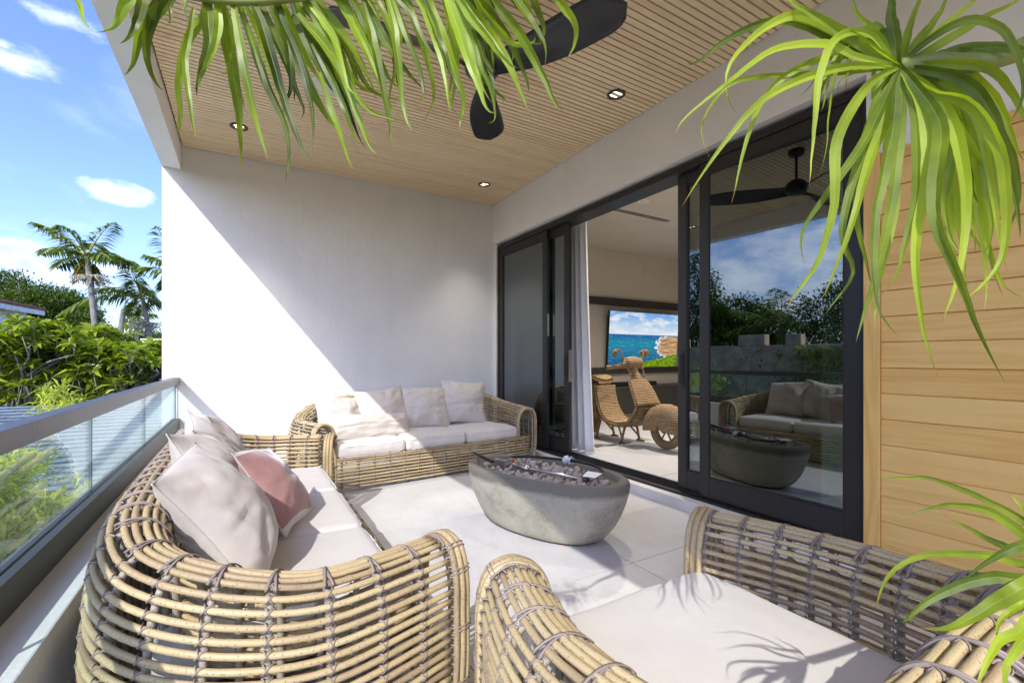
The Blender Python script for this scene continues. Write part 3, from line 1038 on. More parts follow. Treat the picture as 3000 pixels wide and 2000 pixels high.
class Wicker:
    def __init__(s, name, loc, rz, Wr, Dr, label, group, single_lash=0, rib_gap=.115, hb=.80, ha=.62, tight=False):
        s.root = empty(name, loc, rz, label, 'wicker chair' if Wr < 1.5 else 'wicker sofa', group)
        s.W, s.D = Wr, Dr
        h = Wr / 2
        k = Dr / .83
        half = [(h, Dr, ha), (h + .075, Dr - .23 * k, ha + .005), (h + .095, Dr - .41 * k, ha + .012), (h + .04, Dr - .60 * k, ha + .05), (h - .09, Dr - .75 * k, hb - .065), (h - .25, Dr - .815 * k, hb - .02)]
        if tight:
            half = half[:3] + [(h + .065, Dr - .62 * k, ha + .03), (h - .01, Dr - .775 * k, hb - .045), (h - .16, Dr - .826 * k, hb - .01)]
        mid = [(h - .55, -.003, hb - .004), (0, -.008, hb), (-h + .55, -.003, hb - .004)] if Wr > 1.5 else [(0, 0, hb)]
        pts = half + mid + [(-a, b, c) for a, b, c in half[::-1]]
        path = resample(catmull(pts, 16), 220)
        s.path = path
        T = np.gradient(path[:, :2], axis=0)
        T /= np.linalg.norm(T, axis=1, keepdims=True)
        N = np.stack([-T[:, 1], T[:, 0]], axis=1)
        s.NP, s.MP = 220, 120
        S = np.zeros((220, 120, 3))
        for i in range(220):
            x, y, H = path[i]
            n2 = N[i]
            # arms are a little fatter than the back
            f = np.clip((y - .25) / .4, 0, 1)
            prof = [(-.085 - .025 * f, .285), (-.085 - .025 * f, .42), (-.080 - .025 * f, H - .10), (-.058 - .015 * f, H - .032), (-.022, H - .003), (.022, H - .004),
                    (.060 + .004 * f, H - .035), (.090 - .005 * f, H - .12), (.108 - .022 * f, .42), (.108 - .022 * f, .26), (.090 - .018 * f, .12), (.066 - .014 * f, .030)]
            pr = resample(catmull(prof, 10), 120)
            S[i, :, 0] = x + n2[0] * pr[:, 0]
            S[i, :, 1] = y + n2[1] * pr[:, 0]
            S[i, :, 2] = pr[:, 1]
        s.S = S
        s.NRM = np.cross(np.gradient(S, axis=0), np.gradient(S, axis=1))
        s.NRM /= np.maximum(np.linalg.norm(s.NRM, axis=2, keepdims=True), 1e-9)
        c = S - np.array([0, Dr * .5, .35])
        s.lash = []
        s.build(rib_gap, single_lash)

    def rod(s, P, r=ROD, name='cane_rod', mat='cane', n=8):
        return MB().tube(P, r, n).build(name, MAT[mat], s.root)

    def build(s, rib_gap, single):
        S, NR = s.S, s.NRM
        # outward side of the shell normals
        mid = S[110, 95] - np.array([0, s.D * .5, .35])
        sg = 1.0 if np.dot(NR[110, 95], mid) > 0 else -1.0
        NR = NR * sg
        L = np.concatenate([[0], np.cumsum(np.linalg.norm(np.diff(s.path[:, :2], axis=0), axis=1))])
        # profile arc length measured on an arm, where the rows are evenly spaced
        pl = np.concatenate([[0], np.cumsum(np.linalg.norm(np.diff(S[30], axis=0), axis=1))])
        top = int(np.argmax(S[30, :, 2]))
        lt = pl[top]
        rows = [lt + d for d in (-.040, -.020, 0.0, .020, .040)]
        d = .040 + .030
        outer = []
        while lt + d < pl[-1] - .01:
            outer.append(lt + d)
            d += .0305
        inner = []
        d = .040 + .030
        while lt - d > .012:
            inner.append(lt - d)
            d += .0305
        nrib = int(round(L[-1] / rib_gap))
        ribs = [int(round(np.interp((k + .18) / (nrib - 1 + .36) * L[-1], L, np.arange(220)))) for k in range(nrib)]

        def rowpts(a):
            j = np.interp(a, pl, np.arange(120))
            j0 = int(j)
            f = j - j0
            j1 = min(j0 + 1, 119)
            return S[:, j0] * (1 - f) + S[:, j1] * f, NR[:, j0] * (1 - f) + NR[:, j1] * f

        for a in rows + outer + inner:
            P, Nn = rowpts(a)
            ph = random.uniform(0, 9)
            w = .0016 * np.sin(np.arange(220) * .11 + ph) + .0010 * np.sin(np.arange(220) * .27 + ph * 2)
            P2 = P + Nn * w[:, None] + np.array([0, 0, 1.0]) * (.0018 * np.sin(np.arange(220) * .08 + ph * 3))[:, None]
            s.rod(P2[2:-2:2])
            isrow = a in rows
            for i in ribs:
                if isrow and a not in (rows[0], rows[2], rows[4]):
                    continue
                Tt = P[min(i + 1, 219)] - P[max(i - 1, 0)]
                s.lash.append((P2[i] , Tt / np.linalg.norm(Tt), Nn[i]))
        # end of the bundles: wide straps over the top rail at every rib
        for i in ribs:
            q = S[i] - NR[i] * .0165
            s.rod(q[0:120:4], RIB, 'cane_rib', 'rib', 7)
            j0 = int(np.interp(lt - .062, pl, np.arange(120)))
            j1 = int(np.interp(lt + .062, pl, np.arange(120)))
            t = S[min(i + 1, 219), top] - S[max(i - 1, 0), top]
            t /= np.linalg.norm(t)
            for sgn in (1, -1):
                jj = np.arange(j0, j1 + 1)
                sh = np.linspace(-.011, .011, len(jj))[:, None] * sgn
                P = S[i, jj] + NR[i, jj] * (.0100 + .0006 * sgn) + t[None, :] * sh
                MB().tube(P, .0042, 5, True, .42).build('top_strap', MAT['lashing'], s.root)
        # loops finishing the arm fronts
        for e, dr in ((0, 1), (219, -1)):
            t = S[e, 40] - S[e + dr * 3, 40]
            t[2] = 0
            t /= np.linalg.norm(t)
            for k in range(3):
                P = S[e] + t * (.021 * k - .012) + NR[e] * (.004 if k != 1 else .007)
                s.rod(P[0:120:2], .0112, 'arm_loop')
            # ties round the loop
            for j in (52, 60, 80, 100):
                cc = S[e, j] + t * .009
                tt = S[e, j + 1] - S[e, j - 1]
                tt /= np.linalg.norm(tt)
                bb = np.cross(tt, t)
                for o in (-.006, .006):
                    ang = np.linspace(0, 2 * PI, 15)
                    P = cc + tt * o + np.outer(np.cos(ang), t) * .037 + np.outer(np.sin(ang), bb) * .016
                    MB().tube(P, .0045, 5, False, .5).build('loop_tie', MAT['lashing'], s.root)
        # front apron under the seat
        W2, Dq = s.W / 2 + .045, s.D - .012
        for z in list(np.arange(.040, .262, .0300)) + [.280, .299]:
            xs = np.linspace(-W2, W2, 40)
            P = np.stack([xs, Dq + .020 * (1 - (xs / W2) ** 2) + .002 * np.sin(xs * 9 + z * 60), z + .0015 * np.sin(xs * 7 + z * 90)], axis=1)
            s.rod(P)
            npost = int(round(2 * W2 / .145))
            for k in range(npost):
                x = -W2 + (k + .5) * 2 * W2 / npost
                s.lash.append((np.array([x, Dq + .020 * (1 - (x / W2) ** 2), z]), np.array([1.0, 0, 0]), np.array([0, 1.0, 0])))
                if z < .05:
                    s.rod([(x, Dq + .020 * (1 - (x / W2) ** 2) - .0175, .028), (x, Dq + .020 * (1 - (x / W2) ** 2) - .0175, .31)], RIB, 'cane_rib', 'rib', 7)
        # webbed deck carrying the cushions, and frame bars below
        m = MB().box(-s.W / 2 + .06, s.W / 2 - .06, .10, s.D - .05, .262, .284)
        m.build('seat_deck', MAT['webbing'], s.root, smooth=False)
        # lashings: the nearest to the camera one by one, the rest joined
        s.root.rotation_euler
        Mw = Matrix.Translation(s.root.location) @ s.root.rotation_euler.to_matrix().to_4x4()
        cp = Mw.inverted() @ Vector((0, 0, CAM_H))
        cp = np.array(cp)
        s.lash.sort(key=lambda q: (np.linalg.norm(q[0] - cp) + (.6 if np.dot(q[2], cp - q[0]) < 0 else 0)))
        rest = MB()
        for k, (p, t, nn) in enumerate(s.lash):
            nn = nn - t * np.dot(nn, t)
            nn /= max(np.linalg.norm(nn), 1e-9)
            b = np.cross(nn, t)
            if k < single:
                o = bpy.data.objects.new('lashing', LASH)
                col.objects.link(o)
                o.parent = s.root
                o.matrix_local = Matrix(((t[0], b[0], nn[0], p[0]), (t[1], b[1], nn[1], p[1]), (t[2], b[2], nn[2], p[2]), (0, 0, 0, 1)))
            else:
                V = p + LV[:, :1] * t + LV[:, 1:2] * b + LV[:, 2:] * nn
                rest.add(V, LF)
        if rest.n:
            o = rest.build('lashing_rest', MAT['lashing'], s.root)
            o['kind'] = 'stuff'


sofaL = Wicker('wicker_sofa', (-.28, 2.51, 0), R(-90), 2.24, .83, 'large wicker sofa with big cushions set along the glass railing', 'wicker seating on the balcony', 300, hb=.77)
sofaB = Wicker('wicker_sofa', (1.62, 5.14, 0), R(185), 2.24, .83, 'long wicker sofa against the far white wall, half in shade', 'wicker seating on the balcony', 0, .145)
chair = Wicker('wicker_armchair', (1.075, .245, 0), 0, .85, .86, 'wicker armchair with one wide seat cushion in the right foreground', 'wicker seating on the balcony', 300, hb=.735, tight=True)


# ------------------------------------------------------------------ cushions
def cushion_mesh(name, w, d, h, puff=.02, r=.035, seed=0.0, cuts=26, wr=.004):
    bm = bmesh.new()
    bmesh.ops.create_cube(bm, size=2)
    bmesh.ops.subdivide_edges(bm, edges=bm.edges[:], cuts=cuts, use_grid_fill=True)
    for v in bm.verts:
        x, y, z = v.co
        # denser near the edges
        x, y = math.sin(x * PI / 2), math.sin(y * PI / 2)
        p = Vector((x * w / 2, y * d / 2, z * h / 2))
        q = Vector((max(-w / 2 + r, min(w / 2 - r, p.x)), max(-d / 2 + r, min(d / 2 - r, p.y)), max(-h / 2 + r, min(h / 2 - r, p.z))))
        dv = p - q
        if dv.length > 1e-6:
            p = q + dv.normalized() * r
        p.z += puff * (1 - x * x) * (1 - y * y) * (1 if z > 0 else .3) * abs(z)
        e = abs(x) ** 6 + abs(y) ** 6
        side = 1 - abs(z)
        p.y += (1 if y > 0 else -1) * (.010 * side * (1 - x * x) if abs(y) > .97 else 0)
        nn = fnoise((p.x, p.y, p.z), 7.0, seed)
        n2 = noise.noise(Vector((p.x * 34 + seed, p.y * 7, p.z * 5))) * min(1.0, e) * 1.6
        p.z += wr * nn * (1 if z > 0 else .2) + wr * .5 * n2
        p.y += wr * .9 * n2
        v.co = p
    me = bpy.data.meshes.new(name)
    bm.to_mesh(me)
    bm.free()
    me.polygons.foreach_set('use_smooth', np.ones(len(me.polygons), dtype=bool))
    return me


def place_on(W, x, y, z):
    """local seat coordinates to the world"""
    Mw = Matrix.Translation(W.root.location) @ W.root.rotation_euler.to_matrix().to_4x4()
    return Mw @ Vector((x, y, z))


def seat_cushion(W, x, y, w, d, h, label, group, seed, rz=0.0, puff=.018, wr=.004):
    me = cushion_mesh('seat_cushion', w, d, h, puff, .04, seed, wr=wr)
    o = obj('seat_cushion', me, MAT['seat_fabric'])
    o.location = place_on(W, x, y, .287 + h / 2)
    o.rotation_euler = (0, 0, W.root.rotation_euler.z + rz)
    # piping along the upper and lower seams
    for zz_ in (h / 2 - .022, -h / 2 + .022):
        q = []
        for a in np.linspace(0, 2 * PI, 97):
            ca, sa = math.cos(a), math.sin(a)
            q.append((math.copysign(abs(ca) ** .16, ca) * (w / 2 - .006), math.copysign(abs(sa) ** .16, sa) * (d / 2 - .001), zz_ + .003 * math.sin(a * 9 + seed)))
        MB().tube(q, .0042, 5, False).build('piping', MAT['seat_fabric'], o)
    return tag(o, label, 'seat cushion', group)


for k, (x, lb) in enumerate(((.672, 'near end seat cushion of the left wicker sofa'), (0, 'middle seat cushion of the left wicker sofa, under the pink pillow'), (-.672, 'far end seat cushion of the left wicker sofa'))):
    seat_cushion(sofaL, x, .415, .668, .70, .145, lb, 'seat cushions of the left sofa', 3.1 * k + 1, puff=.014, wr=.003)
for k, (x, lb) in enumerate(((.672, 'sunlit left seat cushion of the far wicker sofa'), (0, 'middle seat cushion of the far wicker sofa'), (-.672, 'right seat cushion of the far wicker sofa, in shade'))):
    seat_cushion(sofaB, x, .435, .668, .74, .135, lb, 'seat cushions of the far sofa', 4.3 * k + 2, rz=random.uniform(-.015, .015), puff=.02, wr=.007)
seat_cushion(chair, 0, .46, .74, .79, .15, 'wide beige seat cushion of the foreground armchair with leaf shadows on it', 'armchair cushion', 9.0, puff=.03, wr=.003)


def pillow_mesh(name, w, h, t, seed, sag=.12, pinch=.07, n=56, wr=.010):
    V, F, U = [], [], []
    g = np.sin(np.linspace(-1, 1, n + 1) * PI / 2)
    rgp = random.Random(seed)
    folds = []
    for _ in range(11):
        a_ = rgp.uniform(0, 2 * PI)
        c_ = rgp.choice(((-.8, -.8), (.8, -.8), (-.8, .8), (.8, .8), (0, -.9), (.9, 0), (-.9, 0)))
        folds.append((a_, c_, rgp.uniform(.35, .8), rgp.uniform(.03, .07), rgp.uniform(-.9, 1.0), rgp.choice((1, -1))))
    idx = {}
    for sd in (1, -1):
        for j in range(n + 1):
            for i in range(n + 1):
                u, v = g[i], g[j]
                edge = i in (0, n) or j in (0, n)
                if sd == -1 and edge:
                    idx[(sd, i, j)] = idx[(1, i, j)]
                    continue
                x = u * w / 2 * (1 - pinch * (1 - v * v) * abs(u) ** 1.5)
                y = v * h / 2 * (1 - pinch * (1 - u * u) * abs(v) ** 1.5)
                th = t / 2 * ((1 - u * u) ** .62) * ((1 - v * v) ** .62)
                # filling settles towards the bottom
                th *= 1 - sag * 1.6 * v
                th *= 1 + .10 * noise.noise(Vector((u * 1.5 + seed, v * 1.5, seed)))
                # creases running in from the corners and seams
                rr = math.sqrt(u * u + v * v)
                cz = noise.noise(Vector((math.atan2(v, u) * 3.4 + seed, rr * 1.3, seed * 2 + sd)))
                edgef = min(1.0, rr ** 2.2) * (1 - max(abs(u), abs(v)) ** 6)
                wv = wr * 2.4 * cz * edgef + wr * 1.3 * fnoise((u, v, sd * 3.0), 1.7, seed) * (1 - max(abs(u), abs(v)) ** 4)
                fold = wr * 1.2 * math.exp(-((v - .25 * math.sin(seed) - .2 * u) / .12) ** 2) * math.sin(seed * 7) * (1 - u * u)
                cr = 0.0
                for (a_, c_, ln, wdh, am, sdd) in folds:
                    if sdd != sd:
                        continue
                    dx, dy = u - c_[0], v - c_[1]
                    al = dx * math.cos(a_) + dy * math.sin(a_)
                    ac = -dx * math.sin(a_) + dy * math.cos(a_) + .15 * math.sin(al * 4 + seed)
                    cr += am * wr * 1.1 * math.exp(-(ac / wdh) ** 2) * math.exp(-(al / ln) ** 2)
                cr *= 1 - max(abs(u), abs(v)) ** 8
                z = sd * (th + wv - fold + cr)
                x += .008 * math.sin(v * 3 + seed)
                y += .010 * math.sin(u * 2.3 + seed * 1.3)
                idx[(sd, i, j)] = len(V)
                V.append((x, y, z))
                U.append(((u + 1) / 2, (v + 1) / 2))
    for sd in (1, -1):
        for j in range(n):
            for i in range(n):
                q = (idx[(sd, i, j)], idx[(sd, i + 1, j)], idx[(sd, i + 1, j + 1)], idx[(sd, i, j + 1)])
                F.append(q if sd == 1 else q[::-1])
    me = mesh(name, V, F, U)
    # welt along the seam
    return me, V, idx, n


def pillow(W, x, y, z, w, h, t, lean, yaw, roll, label, group, seed, mat='fabric', sag=.12, wr=.010, pinch=.07, name='pillow'):
    """x, y, z: middle of the pillow in the seat's own coordinates; its face looks to the seat front"""
    me, V, idx, n = pillow_mesh(name, w, h, t, seed, sag, pinch, wr=wr)
    # mesh face (+z) looks to local +y of the seat: x -> -x keeps it right handed
    base = Matrix(((-1, 0, 0), (0, 0, 1), (0, 1, 0))).to_4x4()
    rot = Matrix.Rotation(yaw, 4, 'Z') @ Matrix.Rotation(lean, 4, 'X') @ Matrix.Rotation(roll, 4, 'Y') @ base
    Mw = Matrix.Rotation(W.root.rotation_euler.z, 4, 'Z') @ rot
    o = obj(name, me, MAT[mat])
    o.matrix_world = Matrix.Translation(place_on(W, x, y, z)) @ Mw
    tag(o, label, 'pillow', group)
    ring = [(1, i, 0) for i in range(n)] + [(1, n, j) for j in range(n)] + [(1, n - i, n) for i in range(n)] + [(1, 0, n - j) for j in range(n)]
    P = np.array([V[idx[q]] for q in ring] + [V[idx[ring[0]]]])
    MB().tube(P, .0028, 5, False).build('seam', MAT[mat if mat == 'fabric' else 'fabric'], o)
    return o


gL = 'scatter pillows on the left sofa'
pillow(sofaL, .62, .22, .655, .50, .50, .25, R(33), R(-10), R(5), 'nearest big off-white pillow, leaning by the near arm of the left sofa', gL, 1.3)
pillow(sofaL, .12, .18, .665, .50, .50, .24, R(30), R(-4), R(-5), 'second off-white pillow from the camera on the left sofa, behind the pink one', gL, 2.9)
pillow(sofaL, -.28, .16, .67, .50, .50, .22, R(27), R(4), R(6), 'third off-white pillow from the camera on the left sofa', gL, 4.1)
pillow(sofaL, -.68, .17, .66, .52, .48, .22, R(26), R(12), R(-6), 'farthest off-white pillow on the left sofa by its far arm', gL, 5.7)
pillow(sofaL, .13, .41, .60, .44, .42, .17, R(32), R(-16), R(-8), 'dusty pink velvet pillow with white borders on the left sofa', gL, 6.6, 'pink_velvet', wr=.006)
gB = 'scatter pillows on the far sofa'
pillow(sofaB, .80, .24, .61, .54, .48, .20, R(30), R(20), R(-9), 'sunlit leftmost pillow of the far sofa', gB, 7.7, wr=.013)
pillow(sofaB, .34, .19, .645, .56, .48, .19, R(24), R(5), R(4), 'second pillow from the left on the far sofa, crossed by the shadow edge', gB, 8.9)
pillow(sofaB, -.14, .22, .635, .54, .50, .20, R(22), R(-4), R(-4), 'creased shaded pillow third from the left on the far sofa', gB, 10.3, wr=.014)
pillow(sofaB, -.62, .24, .675, .55, .52, .22, R(20), R(-9), R(-3), 'tallest pillow at the right end of the far sofa', gB, 11.9, wr=.014)
pillow(sofaB, .58, .50, .53, .86, .27, .17, R(30), R(10), R(-4), 'long lumbar pillow lying across the left half of the far sofa', gB, 13.1, wr=.016, pinch=.05)

# ------------------------------------------------------------------ fire bowl
PC = Vector((1.815, 2.66, 0))
PR = R(20)
pit = empty('fire_bowl', PC, PR, 'oval grey concrete fire bowl standing in the middle of the balcony', 'fire bowl')
AX, AY = .325, .635
prof = [(.56, .012), (.66, .016), (.74, .042), (.825, .10), (.895, .17), (.95, .25), (.985, .325), (1.0, .38), (.995, .405), (.965, .42), (.90, .424), (.845, .418), (.81, .40), (.79, .385), (.77, .372), (.40, .368), (.0, .367)]
prof = catmull([(a, b, 0) for a, b in prof[:14]], 4)[:, :2].tolist() + [list(p) for p in prof[14:]]
n = 96
V, F = [], []
for i in range(n):
    a = i / n * 2 * PI
    c, s_ = math.cos(a), math.sin(a)
    e = 2 / 2.25
    ex = math.copysign(abs(c) ** e, c)
    ey = math.copysign(abs(s_) ** e, s_)
    for (k, z) in prof:
        # walls thin to a constant rim width rather than a scaled one
        kx = k if k > .9 or z < .3 else k
        x, y = ex * AX * kx, ey * AY * (k if z < .38 else 1 - (1 - k) * .62)
        w = .004 * fnoise((x * 2, y * 2, z * 2), 1.5, 3.0) if z < .40 else 0
        V.append((x * (1 + w), y * (1 + w), z))
p = len(prof)
for i in range(n):
    for j in range(p - 1):
        F.append((i * p + j, ((i + 1) % n) * p + j, ((i + 1) % n) * p + j + 1, i * p + j + 1))
MB().add(V, F).build('bowl', MAT['concrete'], pit)
for (fx, fy) in ((-.12, -.27), (.12, -.27), (-.10, .26), (.12, .26)):
    MB().box(fx - .04, fx + .04, fy - .03, fy + .03, .0005, .022).build('foot', MAT['terracotta'], pit, smooth=False, bevel=.004)
Mpit = Matrix.Translation(PC) @ Matrix.Rotation(PR, 4, 'Z')


def rock_mesh(seed):
    bm = bmesh.new()
    bmesh.ops.create_icosphere(bm, subdivisions=2, radius=1)
    sc = Vector((random.uniform(.8, 1.15), random.uniform(.75, 1.0), random.uniform(.65, .9)))
    for v in bm.verts:
        d = 1 + .42 * noise.noise(v.co * 1.3 + Vector((seed * 7, seed, -seed))) + .16 * noise.noise(v.co * 3.5 + Vector((seed, seed * 3, 0)))
        v.co = Vector((v.co.x * sc.x, v.co.y * sc.y, v.co.z * sc.z)) * d
    me = bpy.data.meshes.new('lava_rock')
    bm.to_mesh(me)
    bm.free()
    me.polygons.foreach_set('use_smooth', np.ones(len(me.polygons), dtype=bool))
    me.materials.append(MAT['rock'])
    return me


rocks = [rock_mesh(k + 1) for k in range(8)]
cnt = 0
tries = 0
spots = []
while cnt < 300 and tries < 9000:
    tries += 1
    y = random.uniform(-.5, .5)
    x = random.uniform(-.25, .25)
    if (x / .235) ** 2 + (y / .50) ** 2 > 1:
        continue
    r = random.choice((.012, .015, .018, .021, .024, .027))
    # a bare strip of pan shows beside the burner tube
    if -.115 < x < -.01 and -.36 < y < .20:
        if random.random() < .93:
            continue
    lay = 0
    near = [q for q in spots if (q[0] - x) ** 2 + (q[1] - y) ** 2 < (.72 * (q[2] + r)) ** 2]
    if len(near) > 1:
        continue
    z = .366 + r * .55
    if near:
        z = near[0][3] + near[0][2] * .85
        if near[0][4] > 0:
            continue
        lay = 1
    spots.append((x, y, r, z, lay))
    o = bpy.data.objects.new('lava_rock', random.choice(rocks))
    col.objects.link(o)
    o.location = Mpit @ Vector((x, y, z))
    o.rotation_euler = (random.uniform(0, 6), random.uniform(0, 6), random.uniform(0, 6))
    o.scale = (r * 1.12,) * 3
    tag(o, 'porous pinkish grey lava rock heaped in the oval fire bowl', 'lava rock', 'lava rocks in the fire bowl')
    cnt += 1

bn = empty('gas_burner', Mpit @ Vector((0, 0, .382)), PR, 'steel burner tube with valve box and black hose lying on the lava rocks', 'gas burner')
bl = lambda x, y, z: (x, y, z - .36)
tubeP = [bl(-.055, .26, .395), bl(-.06, -.37, .398)]
MB().tube(tubeP, .0105, 12).build('burner_tube', MAT['steel'], bn)
MB().tube([bl(-.056, .15, .395), bl(-.057, .08, .395)], .018, 12).build('air_mixer', MAT['steel'], bn)
MB().tube([bl(-.06, -.355, .398), bl(-.06, -.395, .398)], .019, 14).build('end_cap', MAT['shoe_metal'], bn)
MB().box(-.10, -.012, .262, .365, .365 - .36, .435 - .36).build('valve_box', MAT['steel'], bn, smooth=False, bevel=.004)
MB().box(-.010, .028, .275, .318, .385 - .36, .428 - .36).build('knob', MAT['red_plastic'], bn, smooth=False, bevel=.008)
hose = catmull([bl(-.02, .66, .425), bl(-.045, .55, .415), bl(-.06, .44, .40), bl(-.06, .368, .40)], 10)
MB().tube(hose, .0105, 10).build('hose', MAT['rubber'], bn)
hose = catmull([bl(-.01, .33, .41), bl(.07, .32, .425), bl(.16, .22, .425), bl(.185, .05, .43), bl(.20, -.15, .435), bl(.205, -.30, .425), bl(.13, -.40, .42), bl(.04, -.41, .42), bl(-.02, -.37, .42)], 10)
MB().tube(hose, .0105, 10).build('hose', MAT['rubber'], bn)
V = []
for j in range(9):
    for i in range(13):
        a = i / 12 * 2 * PI
        rr = (.020 + .010 * noise.noise(Vector((i * .9, j * .8, 1.0)))) * (1.0 if 2 < j < 6 else 1.45)
        V.append(bl(.197 + rr * math.cos(a), -.06 - .008 * j + .006 * noise.noise(Vector((i, j, 4.0))), .435 + rr * math.sin(a)))
F = [(j * 13 + i, j * 13 + i + 1, (j + 1) * 13 + i + 1, (j + 1) * 13 + i) for j in range(8) for i in range(12)]
MB().add(V, F).build('plastic_wrap', MAT['film'], bn)
V = [bl(-.10, -.385, .425), bl(.0, -.365, .437), bl(.035, -.455, .43), bl(-.085, -.47, .428), bl(-.05, -.43, .440)]
pt = MB().add(V, [(0, 1, 4), (1, 2, 4), (2, 3, 4), (3, 0, 4)]).build('paper_tag', MAT['paper'], bn, smooth=False)
sm = pt.modifiers.new('s', 'SOLIDIFY')
sm.thickness = .001

# ------------------------------------------------------------------ ceiling fan
HUB = Vector((1.24, 2.46, 0))
ZF = 2.95
fan = empty('ceiling_fan', (HUB.x, HUB.y, ZC), 0, 'black three bladed ceiling fan hanging from the slatted ceiling', 'ceiling fan')


def lathe(prof, n=28):
    V, F = [], []
    p = len(prof)
    for i in range(n):
        a = i / n * 2 * PI
        for r, z in prof:
            V.append((r * math.cos(a), r * math.sin(a), z))
    for i in range(n):
        for j in range(p - 1):
            F.append((i * p + j, i * p + j + 1, ((i + 1) % n) * p + j + 1, ((i + 1) % n) * p + j))
    return MB().add(V, F)


zf = ZF - ZC
lathe([(.001, .0), (.075, -.001), (.078, -.03), (.06, -.06), (.02, -.07)]).build('canopy', MAT['fan_black'], fan)
MB().tube([(0, 0, -.06), (0, 0, zf + .08)], .0125, 12).build('downrod', MAT['fan_black'], fan)
lathe([(.02, zf + .10), (.06, zf + .085), (.095, zf + .05), (.11, zf + .01), (.10, zf - .03), (.07, zf - .055), (.001, zf - .06)]).build('motor', MAT['fan_black'], fan)
for q, ang in enumerate((59, -64, 180)):
    # sculpted blade: broad rounded tip, twisted root
    V, F = [], []
    ns, nc = 26, 10
    for i in range(ns + 1):
        t = i / ns
        r = .07 + t * .83
        wd = .055 + .065 * math.sin(min(1, t * 1.35) * PI / 2) ** 1.2
        if t > .82:
            wd *= math.sqrt(max(0.0, 1 - ((t - .82) / .18) ** 2)) * .98 + .02
        tw = -R(26) * (1 - t) ** 1.4 - R(12)
        for j in range(nc + 1):
            c = (j / nc - .5) * 2
            th = .006 * (1 - c * c) + .0015
            y = c * wd * 1.0
            z = .018 * (1 - c * c) * (1 - t) - .03 * (1 - t) ** 2
            V.append((r, y * math.cos(tw) - z * math.sin(tw) + .05 * math.sin(t * PI) * (1 - t), zf + y * math.sin(tw) + z * math.cos(tw) + th))
    k2 = len(V)
    V += [(a, b, c - .010 + .008 * (1 if i % (nc + 1) in (0, nc) else 0)) for i, (a, b, c) in enumerate(V)]
    for i in range(ns):
        for j in range(nc):
            a = i * (nc + 1) + j
            F.append((a, a + nc + 1, a + nc + 2, a + 1))
            F.append((k2 + a, k2 + a + 1, k2 + a + nc + 2, k2 + a + nc + 1))
    for i in range(ns):
        for j in (0, nc):
            a = i * (nc + 1) + j
            F.append((a, k2 + a, k2 + a + nc + 1, a + nc + 1))
    o = MB().add(V, F).build('blade', MAT['fan_black'], fan)
    o.rotation_euler = (0, 0, R(ang))

# ------------------------------------------------------------------ woven scooter in the room
sc = empty('woven_scooter', (4.34, 4.42, RZ0), R(182), 'life size scooter ornament woven from seagrass rope in the room', 'scooter ornament')


def plate(P, width, th, name, mat='woven_rope', nx=8, crown=.0, parent=sc):
    """a strip following a side profile (y, z), with thickness and a crowned section"""
    P = np.asarray(catmull([(0, a, b) for a, b in P], 8))
    P, T, A, B = frames(P)
    nrm = np.stack([np.zeros(len(P)), -T[:, 2], T[:, 1]], axis=1)
    wd = np.full(len(P), width) if np.isscalar(width) else np.interp(np.linspace(0, 1, len(P)), np.linspace(0, 1, len(width)), width)
    V, F = [], []
    for sd in (1, -1):
        for i in range(len(P)):
            for j in range(nx + 1):
                c = (j / nx - .5) * 2
                q = P[i] + nrm[i] * (sd * th / 2 + crown * (1 - c * c))
                V.append((c * wd[i] / 2, q[1], q[2]))
    m = len(P) * (nx + 1)
    for i in range(len(P) - 1):
        for j in range(nx):
            a = i * (nx + 1) + j
            F.append((a, a + 1, a + nx + 2, a + nx + 1))
            F.append((m + a, m + a + nx + 1, m + a + nx + 2, m + a + 1))
        for j in (0, nx):
            a = i * (nx + 1) + j
            F.append((a, a + nx + 1, m + a + nx + 1, m + a))
    for i in (0, len(P) - 1):
        for j in range(nx):
            a = i * (nx + 1) + j
            F.append((a, a + 1, m + a + 1, m + a))
    o = MB().add(V, F).build(name, MAT[mat], parent)
    for sgn in (1, -1):
        MB().tube(np.stack([sgn * wd / 2, P[:, 1], P[:, 2]], axis=1), .014, 7).build('rope_edging', MAT['woven_rope'], o)
    return o


plate([(.20, .82), (.29, .68), (.385, .50)], [.30, .38, .42], .05, 'leg_shield', crown=.03)
plate([(.385, .50), (.31, .38), (.20, .27)], [.42, .40, .36], .05, 'lower_shield', crown=.02)
plate([(.20, .265), (.06, .24), (-.12, .25), (-.24, .32), (-.33, .46), (-.37, .60), (-.38, .72)], [.36, .38, .38, .36, .34], .06, 'footboard', crown=.01)
m = MB()
V, F = [], []
secs = [(-.38, .17, .28, .76), (-.50, .20, .25, .79), (-.66, .215, .24, .79), (-.82, .20, .27, .77), (-.95, .13, .34, .70)]
for (y, hw, z0, z1) in secs:
    for k in range(16):
        a = k / 16 * 2 * PI
        cx = math.copysign(abs(math.cos(a)) ** .6, math.cos(a)) * hw
        cz = math.copysign(abs(math.sin(a)) ** .6, math.sin(a)) * (z1 - z0) / 2 + (z0 + z1) / 2
        V.append((cx, y, cz))
for i in range(len(secs) - 1):
    for k in range(16):
        F.append((i * 16 + k, i * 16 + (k + 1) % 16, (i + 1) * 16 + (k + 1) % 16, (i + 1) * 16 + k))
F += [tuple(range(16)), tuple(range(64, 80))[::-1]]
m.add(V, F).build('rear_body', MAT['woven_rope'], sc)
plate([(-.36, .79), (-.5, .825), (-.72, .815), (-.92, .79)], [.26, .33, .33, .26], .07, 'seat', crown=.02)


